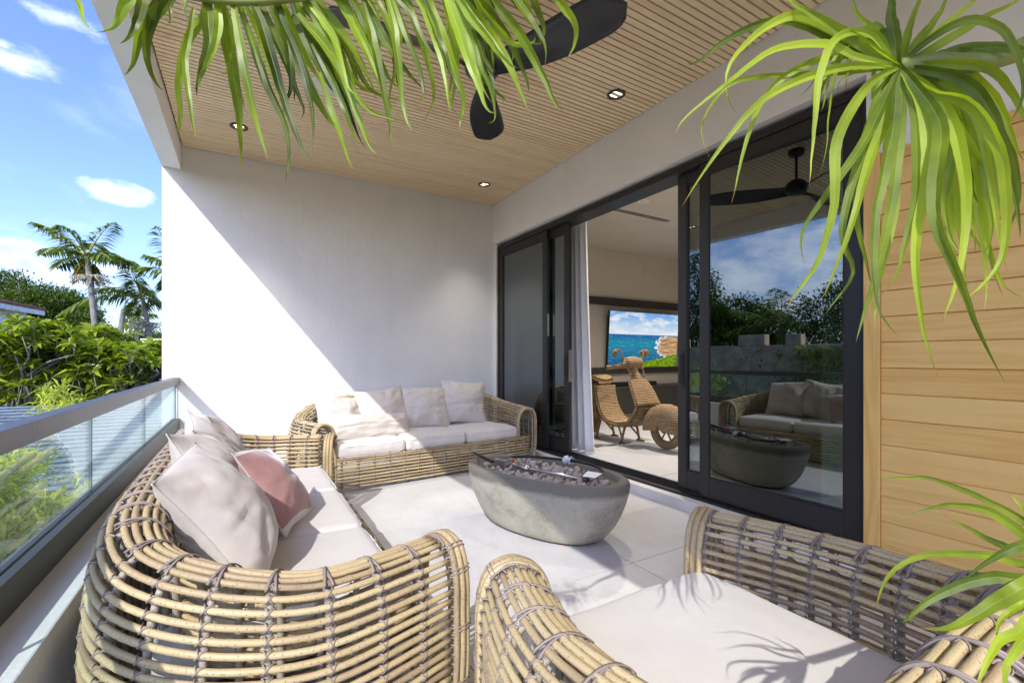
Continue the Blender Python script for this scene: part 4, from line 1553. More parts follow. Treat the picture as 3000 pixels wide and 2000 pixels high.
def ringtube(cy_, cz_, r, tr, name, a0=0, a1=360, n=36, wx=1.0, parent=sc):
    P = [(0, cy_ + r * math.cos(R(a)), cz_ + r * math.sin(R(a))) for a in np.linspace(a0, a1, n)]
    return MB().tube(P, tr, 10, True, None).build(name, MAT['woven_rope'], parent)


for wy in (.66, -.72):
    wh = empty('wheel', (0, wy, .235))
    wh.parent = sc
    ringtube(0, 0, .18, .052, 'tyre', parent=wh)
    for a in range(0, 360, 60):
        MB().tube([(0, .03 * math.cos(R(a)), .03 * math.sin(R(a))), (0, .15 * math.cos(R(a)), .15 * math.sin(R(a)))], .012, 6).build('spoke', MAT['woven_rope'], wh)
    MB().tube([(-.06, 0, 0), (.06, 0, 0)], .035, 10).build('hub', MAT['woven_rope'], wh)
# mudguard: a domed hood over the front wheel
V, F = [], []
na, nb = 22, 12
for i in range(na + 1):
    a = R(-8 + 196 * i / na)
    for j in range(nb + 1):
        b = (j / nb - .5) * PI
        rr = .03 + .255 * max(0.0, math.cos(b)) ** .33
        V.append((.135 * math.sin(b), .66 + rr * math.cos(a), .245 + rr * math.sin(a)))
for i in range(na):
    for j in range(nb):
        a = i * (nb + 1) + j
        F.append((a, a + 1, a + nb + 2, a + nb + 1))
o = MB().add(V, F).build('mudguard', MAT['woven_rope'], sc)
o.modifiers.new('s', 'SOLIDIFY').thickness = .02
MB().tube(catmull([(0, .30, .64), (0, .20, .82), (0, .13, .95), (0, .11, .99)], 8), np.linspace(.07, .05, 25), 10).build('steering_neck', MAT['woven_rope'], sc)
MB().tube(catmull([(-.17, .10, 1.0), (-.08, .13, 1.035), (.08, .13, 1.035), (.17, .10, 1.0)], 8), [.045] * 6 + [.075] * 13 + [.045] * 6, 10).build('headset', MAT['woven_rope'], sc)
for sgn in (1, -1):
    gp = MB().tube(catmull([(sgn * .16, .10, 1.0), (sgn * .24, .05, .985), (sgn * .33, -.01, .975)], 6), .027, 10).build('handle_grip', MAT['woven_rope'], sc)
    MB().tube(catmull([(sgn * .17, .12, 1.03), (sgn * .19, .13, 1.13), (sgn * .21, .11, 1.20), (sgn * .26, .09, 1.19)], 8), .010, 7).build('mirror_arm', MAT['woven_rope'], sc)
    mr = MB().tube([(0, -.012, 0), (0, .012, 0)], .06, 14).build('mirror', MAT['woven_rope'], sc)
    mr.location = (sgn * .27, .085, 1.165)
    mr.scale = (1.1, 1, .85)
    mr.rotation_euler = (R(-25), 0, R(sgn * 25))
    MB().tube([(sgn * .14, .15, 1.0), (sgn * .13, .20, .90), (sgn * .10, .22, .84)], .009, 6).build('front_stay', MAT['woven_rope'], sc)
    for y in (.10, -.36):
        MB().tube([(sgn * .10, y, .25), (sgn * .17, y - .01, .012)], .017, 7).build('stand_leg', MAT['woven_rope'], sc)
        MB().tube([(sgn * .16, y - .05, .012), (sgn * .18, y + .06, .012)], .014, 6).build('stand_foot', MAT['woven_rope'], sc)
        MB().tube([(sgn * .16, y, .06), (sgn * .08, y - .16, .25)], .012, 6).build('stand_brace', MAT['woven_rope'], sc)

# ------------------------------------------------------------------ far garden and houses
GZ = -3.3
RIGHT = Vector((math.cos(R(30.5)), -math.sin(R(30.5)), 0))
FWD = Vector((math.sin(R(30.5)), math.cos(R(30.5)), 0))


def leaf_cloud(P, Dn, L, W, fold=.25, seed=0, droop=.15):
    """many folded six-point leaves: P base points, Dn directions, L lengths, W widths -> V, F, U"""
    P, Dn = np.asarray(P, float), np.asarray(Dn, float)
    n_ = len(P)
    r = np.random.default_rng(seed)
    Dn = Dn / np.maximum(np.linalg.norm(Dn, axis=1, keepdims=True), 1e-9)
    up = np.tile(np.array([[0, 0, 1.0]]), (n_, 1)) + r.normal(0, .35, (n_, 3))
    S = np.cross(Dn, up)
    S /= np.maximum(np.linalg.norm(S, axis=1, keepdims=True), 1e-9)
    Nn = np.cross(S, Dn)
    L = np.broadcast_to(np.asarray(L, float), (n_,))[:, None]
    W = np.broadcast_to(np.asarray(W, float), (n_,))[:, None]
    a = P
    m = P + Dn * L * .5
    t = P + Dn * L - np.array([0, 0, 1.0]) * L * droop
    l = m + S * W * .5 + Nn * W * fold
    q = m - S * W * .5 + Nn * W * fold
    V = np.stack([a, l, m, q, t], axis=1).reshape(-1, 3)
    b = np.arange(n_)[:, None] * 5
    F = np.concatenate([b + np.array([0, 2, 1]), b + np.array([0, 3, 2]), b + np.array([1, 2, 4]), b + np.array([2, 3, 4])], axis=0)
    U = np.repeat(np.stack([r.random(n_), r.random(n_)], axis=1), 5, axis=0)
    return V, F, U


def leaves_obj(name, V, F, U, mat, parent=None, loc=None):
    me = bpy.data.meshes.new(name)
    if loc is not None:
        V = V - np.array(loc)
    me.vertices.add(len(V))
    me.vertices.foreach_set('co', V.astype(np.float32).ravel())
    F = np.asarray(F, dtype=np.int32)
    me.loops.add(len(F) * 3)
    me.loops.foreach_set('vertex_index', F.ravel())
    me.polygons.add(len(F))
    me.polygons.foreach_set('loop_start', np.arange(0, len(F) * 3, 3, dtype=np.int32))
    me.update(calc_edges=True)
    l = me.uv_layers.new(name='uv')
    l.data.foreach_set('uv', U[F.ravel()].astype(np.float32).ravel())
    me.update()
    return obj(name, me, MAT[mat], parent, None)


def limb_tree(base, top, r0, blobs, rg):
    """trunk with limbs reaching into every clump of the crown"""
    m = MB()
    fork = base.lerp(top, .45)
    m.tube(catmull([base, base.lerp(fork, .5) + Vector((rg.normal(0, .05), rg.normal(0, .05), 0)), fork], 6), np.linspace(r0, r0 * .7, 13), 8)
    for (c, rad) in blobs:
        c = Vector(c)
        mid_ = fork.lerp(c, .5) + Vector((0, 0, -.15 * (c - fork).length))
        m.tube(catmull([fork, mid_, c], 6), np.linspace(r0 * .5, r0 * .12, 13), 6)
        for k in range(3):
            e = c + Vector(rg.normal(0, rad[0] * .6, 3))
            m.tube([mid_.lerp(c, .5), e], [r0 * .2, r0 * .06], 5)
    return m


def broad_tree(name, base, blobs, n_, size, mat, label, group, seed, bark='bark', aspect=.5):
    """blobs: (centre, (rx, ry, rz)) clumps; the leaves sit in tufts over them"""
    rg = np.random.default_rng(seed)
    base = Vector(base)
    root = empty(name, base, 0, label, 'tree' if 'shrub' not in name else 'shrub', group)
    top = Vector(np.mean([b[0] for b in blobs], axis=0))
    tr = limb_tree(base, top, .16 + .02 * len(blobs), blobs, rg).build('trunk', MAT[bark])
    inp(tr, root)
    Ps, Ds = [], []
    vol = np.array([b[1][0] * b[1][1] for b in blobs])
    vol = vol / vol.sum()
    for (c, rad), f in zip(blobs, vol):
        k = int(n_ * f / 14)
        d = rg.normal(0, 1, (k, 3))
        d /= np.linalg.norm(d, axis=1, keepdims=True)
        rr = .62 + .38 * rg.random((k, 1)) ** .5
        # lumpy surface: some tufts stand out, others sink in
        lump = 1 + .22 * np.array([noise.noise(Vector(v * 2.2) + Vector((seed, 0, 0))) for v in d])[:, None]
        cen = np.array(c) + d * rr * lump * np.array(rad)
        for t in range(14):
            off = rg.normal(0, 1, (k, 3)) * size * 1.1
            Ps.append(cen + off)
            dd = d * .6 + rg.normal(0, .7, (k, 3)) + np.array([0, 0, .15])
            Ds.append(dd)
    P, Dn = np.concatenate(Ps), np.concatenate(Ds)
    L = size * rg.uniform(.7, 1.4, len(P))
    V, F, U = leaf_cloud(P, Dn, L, L * aspect, .2, seed)
    inp(leaves_obj('crown', V, F, U, mat), root)
    return root


def frond_mesh(P0, P1, P2, ll, n_=38, seed=0, hang=.5, wide=.05):
    """pinnate frond along a bent rachis; returns leaflet arrays and the rachis"""
    rg = np.random.default_rng(seed)
    P0, P1, P2 = np.array(P0), np.array(P1), np.array(P2)
    t = np.linspace(0, 1, 40)[:, None]
    C = (1 - t) ** 2 * P0 + 2 * t * (1 - t) * P1 + t * t * P2
    T = np.gradient(C, axis=0)
    T /= np.linalg.norm(T, axis=1, keepdims=True)
    Ps, Ds, Ls = [], [], []
    for k in range(n_):
        f = .14 + .86 * (k + .5) / n_
        i = min(39, int(f * 39))
        side = np.cross(T[i], np.array([0, 0, 1.0]))
        side /= max(np.linalg.norm(side), 1e-6)
        for sg in (1, -1):
            d = T[i] * (.55 + .5 * f) + side * sg * .9 + np.array([0, 0, -hang * rg.uniform(.6, 1.4)]) + rg.normal(0, .12, 3)
            Ps.append(C[i] + rg.normal(0, .01, 3))
            Ds.append(d)
            Ls.append(ll * (math.sin(PI * min(1, .22 + f * .80)) ** .6) * rg.uniform(.85, 1.1))
    V, F, U = leaf_cloud(Ps, Ds, np.array(Ls), wide * ll / .5, .15, seed, .25)
    return V, F, U, C


def palm(name, hub, foot, r0, fronds, s_, label, group, seed, ll=.55, fruit=None, dry=(), mat='palm_leaf', hang=.5, nl=38):
    """fronds: bends given by (side, up) of the middle and of the tip, in photo pixels at distance s_"""
    rg = np.random.default_rng(seed)
    hub, foot = Vector(hub), Vector(foot)
    root = empty(name, foot, 0, label, 'palm tree', group)
    mid_ = foot.lerp(hub, .5) + RIGHT * rg.normal(0, .08)
    P = catmull([foot, mid_, hub - Vector((0, 0, .05))], 16)
    rr = np.linspace(r0 * 1.15, r0 * .8, len(P)) * (1 + .05 * np.sin(np.arange(len(P)) * 2.1))
    inp(MB().tube(P, rr, 10).build('trunk', MAT['grey_bark']), root)
    inp(MB().tube([hub - Vector((0, 0, .5 * ll / .55)), hub + Vector((0, 0, .15))], [r0 * .85, r0 * .5], 10).build('crownshaft', MAT['bamboo']), root)
    k = s_ / FPX
    for i, f in enumerate(fronds):
        c, e = f[0], f[1]
        dp = f[2] if len(f) > 2 else rg.normal(0, .5)
        p1 = hub + RIGHT * c[0] * k + Vector((0, 0, -c[1] * k)) + FWD * dp * .5
        p2 = hub + RIGHT * e[0] * k + Vector((0, 0, -e[1] * k)) + FWD * dp
        V, F, U, C = frond_mesh(hub, p1, p2, ll, nl, seed * 31 + i, hang)
        o = inp(leaves_obj('frond', V, F, U, 'dry_frond' if i in dry else mat), root)
        inp(MB().tube(C[::3], np.linspace(.022, .006, len(C[::3])) * ll / .55, 5).build('rachis', MAT['bamboo']), o) if False else None
        m = MB().tube(C[::3], np.linspace(.024, .006, len(C[::3])) * ll / .55, 5).build('rachis', MAT['bamboo'])
        m.parent = o
        m.matrix_parent_inverse = Matrix.Identity(4)
    if fruit:
        m = MB()
        c = hub + RIGHT * fruit[0] * k + Vector((0, 0, -fruit[1] * k))
        for q in range(70):
            d = Vector(rg.normal(0, 1, 3))
            d.z = -abs(d.z) * .5 + .2
            d.normalize()
            e = c + d * rg.uniform(.2, .55) * fruit[2]
            m.tube([c + Vector((0, 0, .1)), e], [.012, .006], 4, False)
            for w in range(3):
                z = e + Vector(rg.normal(0, .05, 3))
                m.tube([z, z + Vector((0, 0, -.04))], .02, 5)
        inp(m.build('fruit_cluster', MAT['fruit']), root)
    return root


gp = 'palms beyond the railing'
h1 = at(257, 752, 15)
palm('palm_tree', h1, at(290, 1080, 15.0), .085,
     [((-110, -62), (-207, -18)), ((-78, -15), (-152, 22)), ((-72, -88), (-146, -95)), ((-35, -70), (-75, -60), 1.2), ((42, -80), (94, -98)), ((50, -25), (92, 17)),
      ((-12, 30), (-48, 62)), ((8, -70), (25, -60), -1.3), ((-20, -60), (-40, -20), 1.9), ((25, -40), (30, 10), 1.8), ((-5, 25), (10, 60), .3)], 15,
     'tallest palm with a pale fruit cluster, standing against the blue sky', gp, 11, .62, (15, 62, 1.0), (6,), nl=44)
h2 = at(420, 878, 17)
palm('palm_tree', h2, at(452, 1110, 17), .085,
     [((-30, -60), (-52, -112)), ((-75, -62), (-162, -20)), ((-95, -40), (-170, 62)), ((30, -15), (52, 18)), ((12, -70), (22, -98)), ((-45, -35), (-85, -50), 1.6), ((25, -45), (60, -40), -1.4),
      ((-50, -8), (-95, 40), 1.0)], 17, 'shorter windswept palm with brown seed cluster next to the white wall edge', gp, 23, .66, (8, 72, 1.0), (), nl=44)
h3 = at(525, 800, 16)
palm('palm_tree', h3, at(535, 1120, 16), .10, [((-50, -50), (-88, -48)), ((-50, -15), (-95, -8)), ((-45, 5), (-72, 45)), ((40, -60), (90, -40)), ((50, -20), (95, 20)), ((0, -80), (15, -110))], 16,
     'palm mostly hidden behind the white wall, only frond tips showing', gp, 37, .6)
h4 = at(402, 928, 30)
palm('palm_tree', h4, at(405, 1100, 30), .14, [((-20, -20), (-40, -8)), ((-22, -5), (-42, 22)), ((-10, -30), (-22, -34)), ((12, -30), (18, -36)), ((22, -18), (38, -8)), ((20, 2), (36, 26)), ((0, -30), (2, -40)), ((-12, 10), (-22, 32)), ((10, 10), (18, 34))], 30,
     'small distant fan palm between the two nearer palm trunks', gp, 41, .8, nl=26)
tag(MB().tube(catmull([at(345, 1090, 19), at(352, 985, 19), at(363, 905, 19)], 8), np.linspace(.13, .09, 17), 10).build('palm_stump', MAT['grey_bark'], loc=at(345, 1090, 19)), 'bare leaning grey palm stem between the two palms', 'palm stem')
P0 = at(356, 948, 21)
sb = empty('notice_board', P0, R(-25), 'small pale notice board on a post among the far trees', 'sign')
MB().box(-.02, .32, -.02, .02, -.42, .02).build('board', MAT['grille'], sb, smooth=False)
MB().tube([(.15, .03, -2.6), (.15, .03, 0)], .03, 6).build('post', MAT['rail_metal'], sb)

gt = 'broad trees beyond the garden'


def blob(u, v, s_, r, rz=None, ry=None):
    rr = r * s_ / FPX
    return (tuple(at(u, v, s_)), (rr, (ry or 1.0) * rr, (rz or .8) * rr))


broad_tree('broad_tree', at(60, 1230, 36), [blob(25, 860, 36, 75), blob(95, 905, 35, 75), blob(-70, 880, 37, 90), blob(0, 945, 34, 90), blob(-120, 960, 36, 90)], 30000, .22, 'dark_leaf', 'tall dark rounded tree at the left edge behind the red roof', gt, 51)
broad_tree('broad_tree', at(200, 1230, 38), [blob(150, 895, 38, 62), blob(205, 912, 37, 62), blob(245, 945, 36, 42), blob(165, 965, 36, 75), blob(230, 990, 35, 55)], 28000, .22, 'dark_leaf', 'dark domed tree behind the tallest palm trunk', gt, 52)
broad_tree('broad_tree', at(330, 1230, 40), [blob(310, 1000, 40, 42), blob(360, 1010, 40, 45), blob(425, 1005, 42, 40), blob(270, 1005, 40, 40), blob(480, 1020, 42, 50)], 18000, .22, 'dark_leaf', 'low band of dark foliage right of the domed tree, under the palms', gt, 53)

# house with a red tiled roof
A, B = at(-10, 893, 20), at(131, 919, 23.8)
B.z = A.z
dv = (B - A).normalized()
nv = Vector((-dv.y, dv.x, 0))
A = A - dv * 8
hs = empty('house', (A + B) / 2 - Vector((0, 0, (A.z - GZ))), 0, 'white house with red tiled roof at the far left behind the shrubs', 'house')


def wpoly(name, pts, th, mat, parent):
    """a slab from a planar outline, thickened along its normal"""
    pts = [Vector(p) for p in pts]
    nn = (pts[1] - pts[0]).cross(pts[2] - pts[0]).normalized() * th
    k = len(pts)
    V = pts + [p + nn for p in pts]
    F = [tuple(range(k))[::-1], tuple(range(k, 2 * k))] + [(i, (i + 1) % k, (i + 1) % k + k, i + k) for i in range(k)]
    return inp(MB().add(V, F).build(name, MAT[mat], smooth=False), parent)


ze = Vector((0, 0, 1))
e0 = .5
wa, wb = A + nv * e0, B + nv * e0 - dv * e0
wpoly('wall', [wa - ze * .05, wb - ze * .05, wb + nv * 7 - ze * .05, wa + nv * 7 - ze * .05], -(A.z - GZ), 'white_paint', hs)
rfh = wpoly('roof', [A + ze * .12, B + ze * .12, B + nv * 4.0 + ze * 1.0 - dv * 1.5, A + nv * 4.0 + ze * 1.0], .10, 'roof_tile', hs)
wpoly('fascia', [A - nv * .01 - ze * .12, B - nv * .01 - ze * .12, B - nv * .01 + ze * .11, A - nv * .01 + ze * .11], -.04, 'white_sill', hs)
# tile courses on the roof
up = (nv * 4.0 + ze * .88).normalized()
for q in range(13):
    a0 = A + ze * .235 + up * (q * .30)
    b0 = B + ze * .235 + up * (q * .30) - dv * q * .11
    m = MB().tube([a0, b0], .05, 6)
    o = m.build('tile_course', MAT['roof_tile'])
    inp(o, hs)
mbd = empty('modern_building', at(445, 1010, 28) - Vector((0, 0, 2)), R(-20), 'white modern building with teal glass seen beside the far wall edge', 'building')
k = 28 / FPX
MB().box(-30 * k, 3 * k, 0, 3, -2, 66 * k + 1.0).box(3 * k, 75 * k, .3, 3, -2, 66 * k + 1.0).box(3 * k, 75 * k, 0, .29, 60 * k + 1.0, 66 * k + 1.0).build('wall', MAT['white_paint'], mbd, smooth=False)
MB().box(6 * k, 40 * k, .15, .2, 1.2, 58 * k + 1.0).build('window', MAT['green_glass'], mbd, smooth=False)
MB().box(3 * k, 75 * k, .05, .16, 30 * k, 33 * k).build('transom', MAT['white_paint'], mbd, smooth=False)

# ------------------------------------------------------------------ broad-leaved shrubs behind the low roof
gs = 'leafy shrubs beyond the railing'


def rosette_shrub(u, vtop, s_, half, n_tips, label, seed):
    rg = np.random.default_rng(seed)
    k = s_ / FPX
    c = at(u, vtop, s_)
    foot = Vector((c.x, c.y, -1.4)) + FWD * .3
    root = empty('broadleaf_shrub', foot, 0, label, 'shrub', gs)
    br = MB()
    tips = []
    nl = 5
    for i in range(nl):
        a = rg.uniform(0, 2 * PI)
        f = foot + Vector((math.cos(a) * .15, math.sin(a) * .15, 0))
        e = c + RIGHT * rg.uniform(-.8, .8) * half * k + FWD * rg.uniform(-.5, .6) - Vector((0, 0, rg.uniform(.7, 1.1)))
        br.tube(catmull([f, f.lerp(e, .5) + Vector(rg.normal(0, .08, 3)), e], 6), np.linspace(.036, .022, 13), 7)
        for j in range(3):
            e2 = e + Vector((rg.normal(0, .28), rg.normal(0, .28), rg.uniform(.25, .5)))
            br.tube(catmull([e, e.lerp(e2, .5) + Vector(rg.normal(0, .04, 3)), e2], 5), np.linspace(.021, .014, 11), 6)
            for q in range(2):
                e3 = e2 + Vector((rg.normal(0, .16), rg.normal(0, .16), rg.uniform(.12, .35)))
                br.tube([e2, e2.lerp(e3, .5) + Vector(rg.normal(0, .02, 3)), e3], [.014, .011, .009], 5)
                tips.append(e3)
    while len(tips) < n_tips:
        t = c + RIGHT * rg.uniform(-1, 1) * half * k + FWD * rg.uniform(-.9, .9) - Vector((0, 0, abs(rg.normal(0, .75))))
        tips.append(t)
        b = t + Vector((rg.normal(0, .10), rg.normal(0, .10), -rg.uniform(.2, .5)))
        br.tube([b, t], [.011, .008], 5)
    inp(br.build('branches', MAT['grey_bark']), root)
    Ps, Ds, Ls = [], [], []
    for t in tips:
        m_ = rg.integers(11, 18)
        L0 = rg.uniform(.22, .36)
        for q in range(m_):
            a = q * 2.4 + rg.uniform(-.3, .3)
            el = rg.uniform(-.35, .9)
            Ps.append(np.array(t) + np.array([0, 0, -.05 * rg.random()]))
            Ds.append((math.cos(a) * math.cos(el), math.sin(a) * math.cos(el), math.sin(el)))
            Ls.append(L0 * rg.uniform(.7, 1.15))
    Ls = np.array(Ls)
    V, F, U = leaf_cloud(Ps, Ds, Ls, Ls * .30, .22, seed, .22)
    inp(leaves_obj('foliage', V, F, U, 'shrub_leaf'), root)


for i, (u, v, s_, hf, nt_, lb) in enumerate([
        (20, 985, 8.8, 95, 120, 'leafy shrub at the left edge of the view, lowest of the row'),
        (105, 945, 8.4, 70, 110, 'tallest rosette-leaved shrub with pale forked branches, below the dark tree'),
        (215, 955, 9.0, 75, 110, 'rosette-leaved shrub in front of the tallest palm trunk'),
        (320, 1020, 9.2, 70, 100, 'lower rosette-leaved shrub in front of the leaning grey stem'),
        (400, 1010, 9.4, 60, 100, 'rosette-leaved shrub below the shorter palm'),
        (470, 1005, 9.8, 50, 80, 'shrub touching the edge of the white end wall'),
        (-90, 990, 8.8, 90, 80, 'shrub just outside the left edge of the view')]):
    rosette_shrub(u, v, s_, hf, nt_, lb, 60 + i)
# darker undergrowth filling between their stems
rg = np.random.default_rng(99)
n_ = 4200
uu = rg.uniform(-120, 520, n_)
ss = rg.uniform(9.6, 11.5, n_)
vv = rg.uniform(1030, 1260, n_)
Ps = np.array([at(a, b, c) for a, b, c in zip(uu, vv, ss)])
V, F, U = leaf_cloud(Ps, rg.normal(0, 1, (n_, 3)), rg.uniform(.14, .3, n_), rg.uniform(.06, .1, n_), .2, 5)
tag(leaves_obj('undergrowth', V, F, U, 'dark_leaf'), 'dark green undergrowth behind the garden shrubs', 'undergrowth', kind='stuff')

# ------------------------------------------------------------------ low shingle roof below the railing
lr = empty('low_roof', (-3, 5, -.5), 0, 'pale blue-grey shingle roof of the storey below, seen through the railing glass', 'roof')
Y0, Y1, Z0, Z1 = 1.0, 9.2, -1.15, .50
ncs = 56
sh = MB()
for q in range(ncs):
    f0, f1 = q / ncs, (q + 1) / ncs
    y0, y1 = Y0 + (Y1 - Y0) * f0, Y0 + (Y1 - Y0) * f1
    z0, z1 = Z0 + (Z1 - Z0) * f0, Z0 + (Z1 - Z0) * f1
    m = MB()
    x = -.76
    # single shingles with small gaps and uneven butts
    wsh = .21
    off = (q % 2) * .1
    xs0 = x
    first = True
    while xs0 > -4.6:
        w_ = wsh if not first else .08 + off
        first = False
        dz = random.uniform(-.003, .005)
        x1 = xs0 - w_ + .006
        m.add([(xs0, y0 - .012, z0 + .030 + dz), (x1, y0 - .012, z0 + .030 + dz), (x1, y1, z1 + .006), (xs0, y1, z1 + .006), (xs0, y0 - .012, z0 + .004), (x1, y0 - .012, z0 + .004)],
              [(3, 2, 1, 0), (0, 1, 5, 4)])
        xs0 -= w_
    o = inp(m.build('shingle_course', MAT['shingle'], smooth=False), lr)
    o.data.materials.append(MAT['shingle_edge_shade'])
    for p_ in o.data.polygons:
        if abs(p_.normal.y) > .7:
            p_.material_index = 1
inp(MB().add([(-.75, Y0, Z0), (-4.7, Y0, Z0), (-4.7, Y1, Z1), (-.75, Y1, Z1), (-.75, Y0, Z0 - .2), (-4.7, Y0, Z0 - .2), (-4.7, Y1, Z1 - .2), (-.75, Y1, Z1 - .2)],
             [(0, 1, 2, 3), (7, 6, 5, 4), (0, 4, 5, 1), (1, 5, 6, 2), (2, 6, 7, 3), (3, 7, 4, 0)]).build('roof_deck', MAT['shingle'], smooth=False), lr)

# ------------------------------------------------------------------ bamboo leaning along the balcony
gbm = 'bamboo beside the balcony'
cul = [([(-60, 830), (0, 780), (250, 600)], 2.5, 3.4), ([(-60, 1090), (0, 1060), (200, 930), (330, 830)], 2.2, 3.2), ([(-60, 1200), (0, 1170), (180, 1030), (330, 900)], 2.1, 2.9),
       ([(-60, 1300), (20, 1240), (260, 1060), (480, 880)], 2.0, 3.0), ([(-40, 1370), (100, 1270), (440, 1030), (680, 820)], 2.0, 3.0), ([(150, 1290), (300, 1200), (520, 1020), (750, 830)], 2.0, 2.8),
       ([(-80, 1370), (0, 1320), (200, 1230), (330, 1130)], 1.9, 2.4), ([(-80, 1500), (0, 1440), (250, 1290), (420, 1150)], 1.8, 2.3), ([(-80, 900), (40, 830), (300, 640), (420, 560)], 2.7, 3.9)]
words = ['topmost bamboo culm seen through the railing glass', 'second bamboo culm from the top through the railing glass', 'third bamboo culm from the top through the railing glass', 'middle bamboo culm through the glass, under the third',
         'long thick bamboo culm crossing the glass towards the pane joint', 'longest low bamboo culm ending at the pane joint', 'short bamboo culm near the bottom left of the glass', 'lowest bamboo culm at the bottom left corner of the glass', 'slender bamboo culm reaching farthest over the shingle roof']
for i, (pts, s0, s1) in enumerate(cul):
    rg = np.random.default_rng(300 + i)
    P3 = [at(a / 2.614, 1100 + b / 2.614, s0 + (s1 - s0) * j / (len(pts) - 1)) for j, (a, b) in enumerate(pts)]
    d0 = (P3[1] - P3[0]).normalized()
    P3 = [P3[0] - d0 * 1.6 + Vector((-.1, 0, -.5)), P3[0] - d0 * .6] + P3
    C = resample(catmull(P3, 12), 90)
    node = np.linspace(0, 1, 90) * 14
    rr = np.linspace(.036, .022, 90) * (1 + .22 * np.exp(-((node - np.round(node)) / .07) ** 2))
    b_ = empty('bamboo', P3[0], 0, words[i], 'bamboo', gbm)
    inp(MB().tube(C, rr, 8).build('culm', MAT['bamboo']), b_)
    Ps, Ds = [], []
    for k in range(280):
        j = rg.integers(10, 89)
        c0 = C[j] + rg.normal(0, .05, 3) + np.array([-.10, 0, -.10])
        dd = rg.normal(0, 1, 3) * .5 + (C[min(89, j + 3)] - C[j - 3]) * 8 + np.array([-.1, 0, .25])
        for q in range(5):
            Ps.append(c0 + rg.normal(0, .03, 3))
            Ds.append(dd + rg.normal(0, .45, 3))
    Ps = np.array(Ps)
    ok = Ps[:, 0] < -.74
    V, F, U = leaf_cloud(Ps[ok], np.array(Ds)[ok], rg.uniform(.09, .19, ok.sum()), .017, .2, 400 + i, .3)
    inp(leaves_obj('leaves', V, F, U, 'bamboo_leaf'), b_)
# tuft that stands up over the handrail
rg = np.random.default_rng(500)
tf = empty('bamboo_tuft', at(140, 1280, 4.4), 0, 'feathery yellow-green bamboo tuft rising above the handrail', 'bamboo', gbm)
st = MB()
Ps, Ds = [], []
for k in range(12):
    a, b_ = rg.uniform(80, 180), rg.uniform(90, 235)
    p0, p1 = at(a, 1290, 4.4), at(b_, rg.uniform(1105, 1215), 4.4 + rg.uniform(-.4, .5))
    mid_ = p0.lerp(p1, .55) + Vector((rg.normal(0, .05), 0, .05))
    C = catmull([p0, mid_, p1], 8)
    st.tube(C, np.linspace(.006, .002, len(C)), 5)
    for q in range(26):
        j = rg.integers(5, len(C))
        Ps.append(C[j])
        Ds.append(rg.normal(0, .6, 3) + np.array(p1 - p0) * .6 + np.array([0, 0, .1]))
inp(st.build('stems', MAT['bamboo']), tf)
V, F, U = leaf_cloud(Ps, Ds, rg.uniform(.10, .20, len(Ps)), .017, .2, 501, .3)
inp(leaves_obj('leaves', V, F, U, 'bamboo_leaf'), tf)

# ------------------------------------------------------------------ the side the door glass mirrors
nw = empty('boundary_wall', (-9, 6, GZ), 0, 'weathered stepped boundary wall mirrored in the right door glass', 'wall')
inp(MB().box(-9.25, -9, -4, 17, GZ, 1.62).build('wall', MAT['old_wall'], smooth=False, bevel=.02), nw)
for (y0, y1, z) in ((6.9, 7.35, 1.95), (8.0, 8.9, 1.98), (10.3, 10.7, 1.85), (12.2, 12.9, 1.95), (5.0, 5.7, 1.95), (3.0, 3.6, 1.95)):
    inp(MB().box(-9.28, -8.97, y0, y1, 1.621, z).build('coping_block', MAT['old_wall'], smooth=False, bevel=.015), nw)
rg = np.random.default_rng(77)
n_ = 2600
Ps = np.stack([rg.uniform(-8.97, -8.75, n_), 5.2 + np.abs(rg.normal(0, 1.1, n_)), rg.uniform(-1.5, 1.55, n_)], axis=1)
V, F, U = leaf_cloud(Ps, rg.normal(0, 1, (n_, 3)) + np.array([.8, 0, -.3]), rg.uniform(.1, .2, n_), .07, .2, 78)
vine = empty('climbing_vine', (-8.9, 6.3, GZ), 0, 'climbing vine on the boundary wall mirrored in the door glass', 'vine')
inp(leaves_obj('foliage', V, F, U, 'shrub_leaf'), vine)
ds = empty('satellite_dish', (-9.1, 11.0, 1.62), R(20), 'grey satellite dish on the boundary wall mirrored in the door glass', 'satellite dish')
o = lathe([(.001, 0), (.12, .012), (.25, .05), (.36, .11), (.365, .115), (.25, .06), (.12, .022), (.001, .01)], 24).build('reflector', MAT['dish'], ds)
o.location = (0, 0, .42)
o.rotation_euler = (0, R(62), 0)
MB().tube([(0, 0, 0), (0, 0, .42)], .025, 8).build('mast', MAT['dish'], ds)
MB().tube([(.02, 0, .25), (.42, 0, .42)], .012, 6).build('feed_arm', MAT['dish'], ds)
gm_ = 'trees mirrored in the door glass'


def bl3(x, y, z, r):
    return ((x, y, z), (r, r, r * .85))


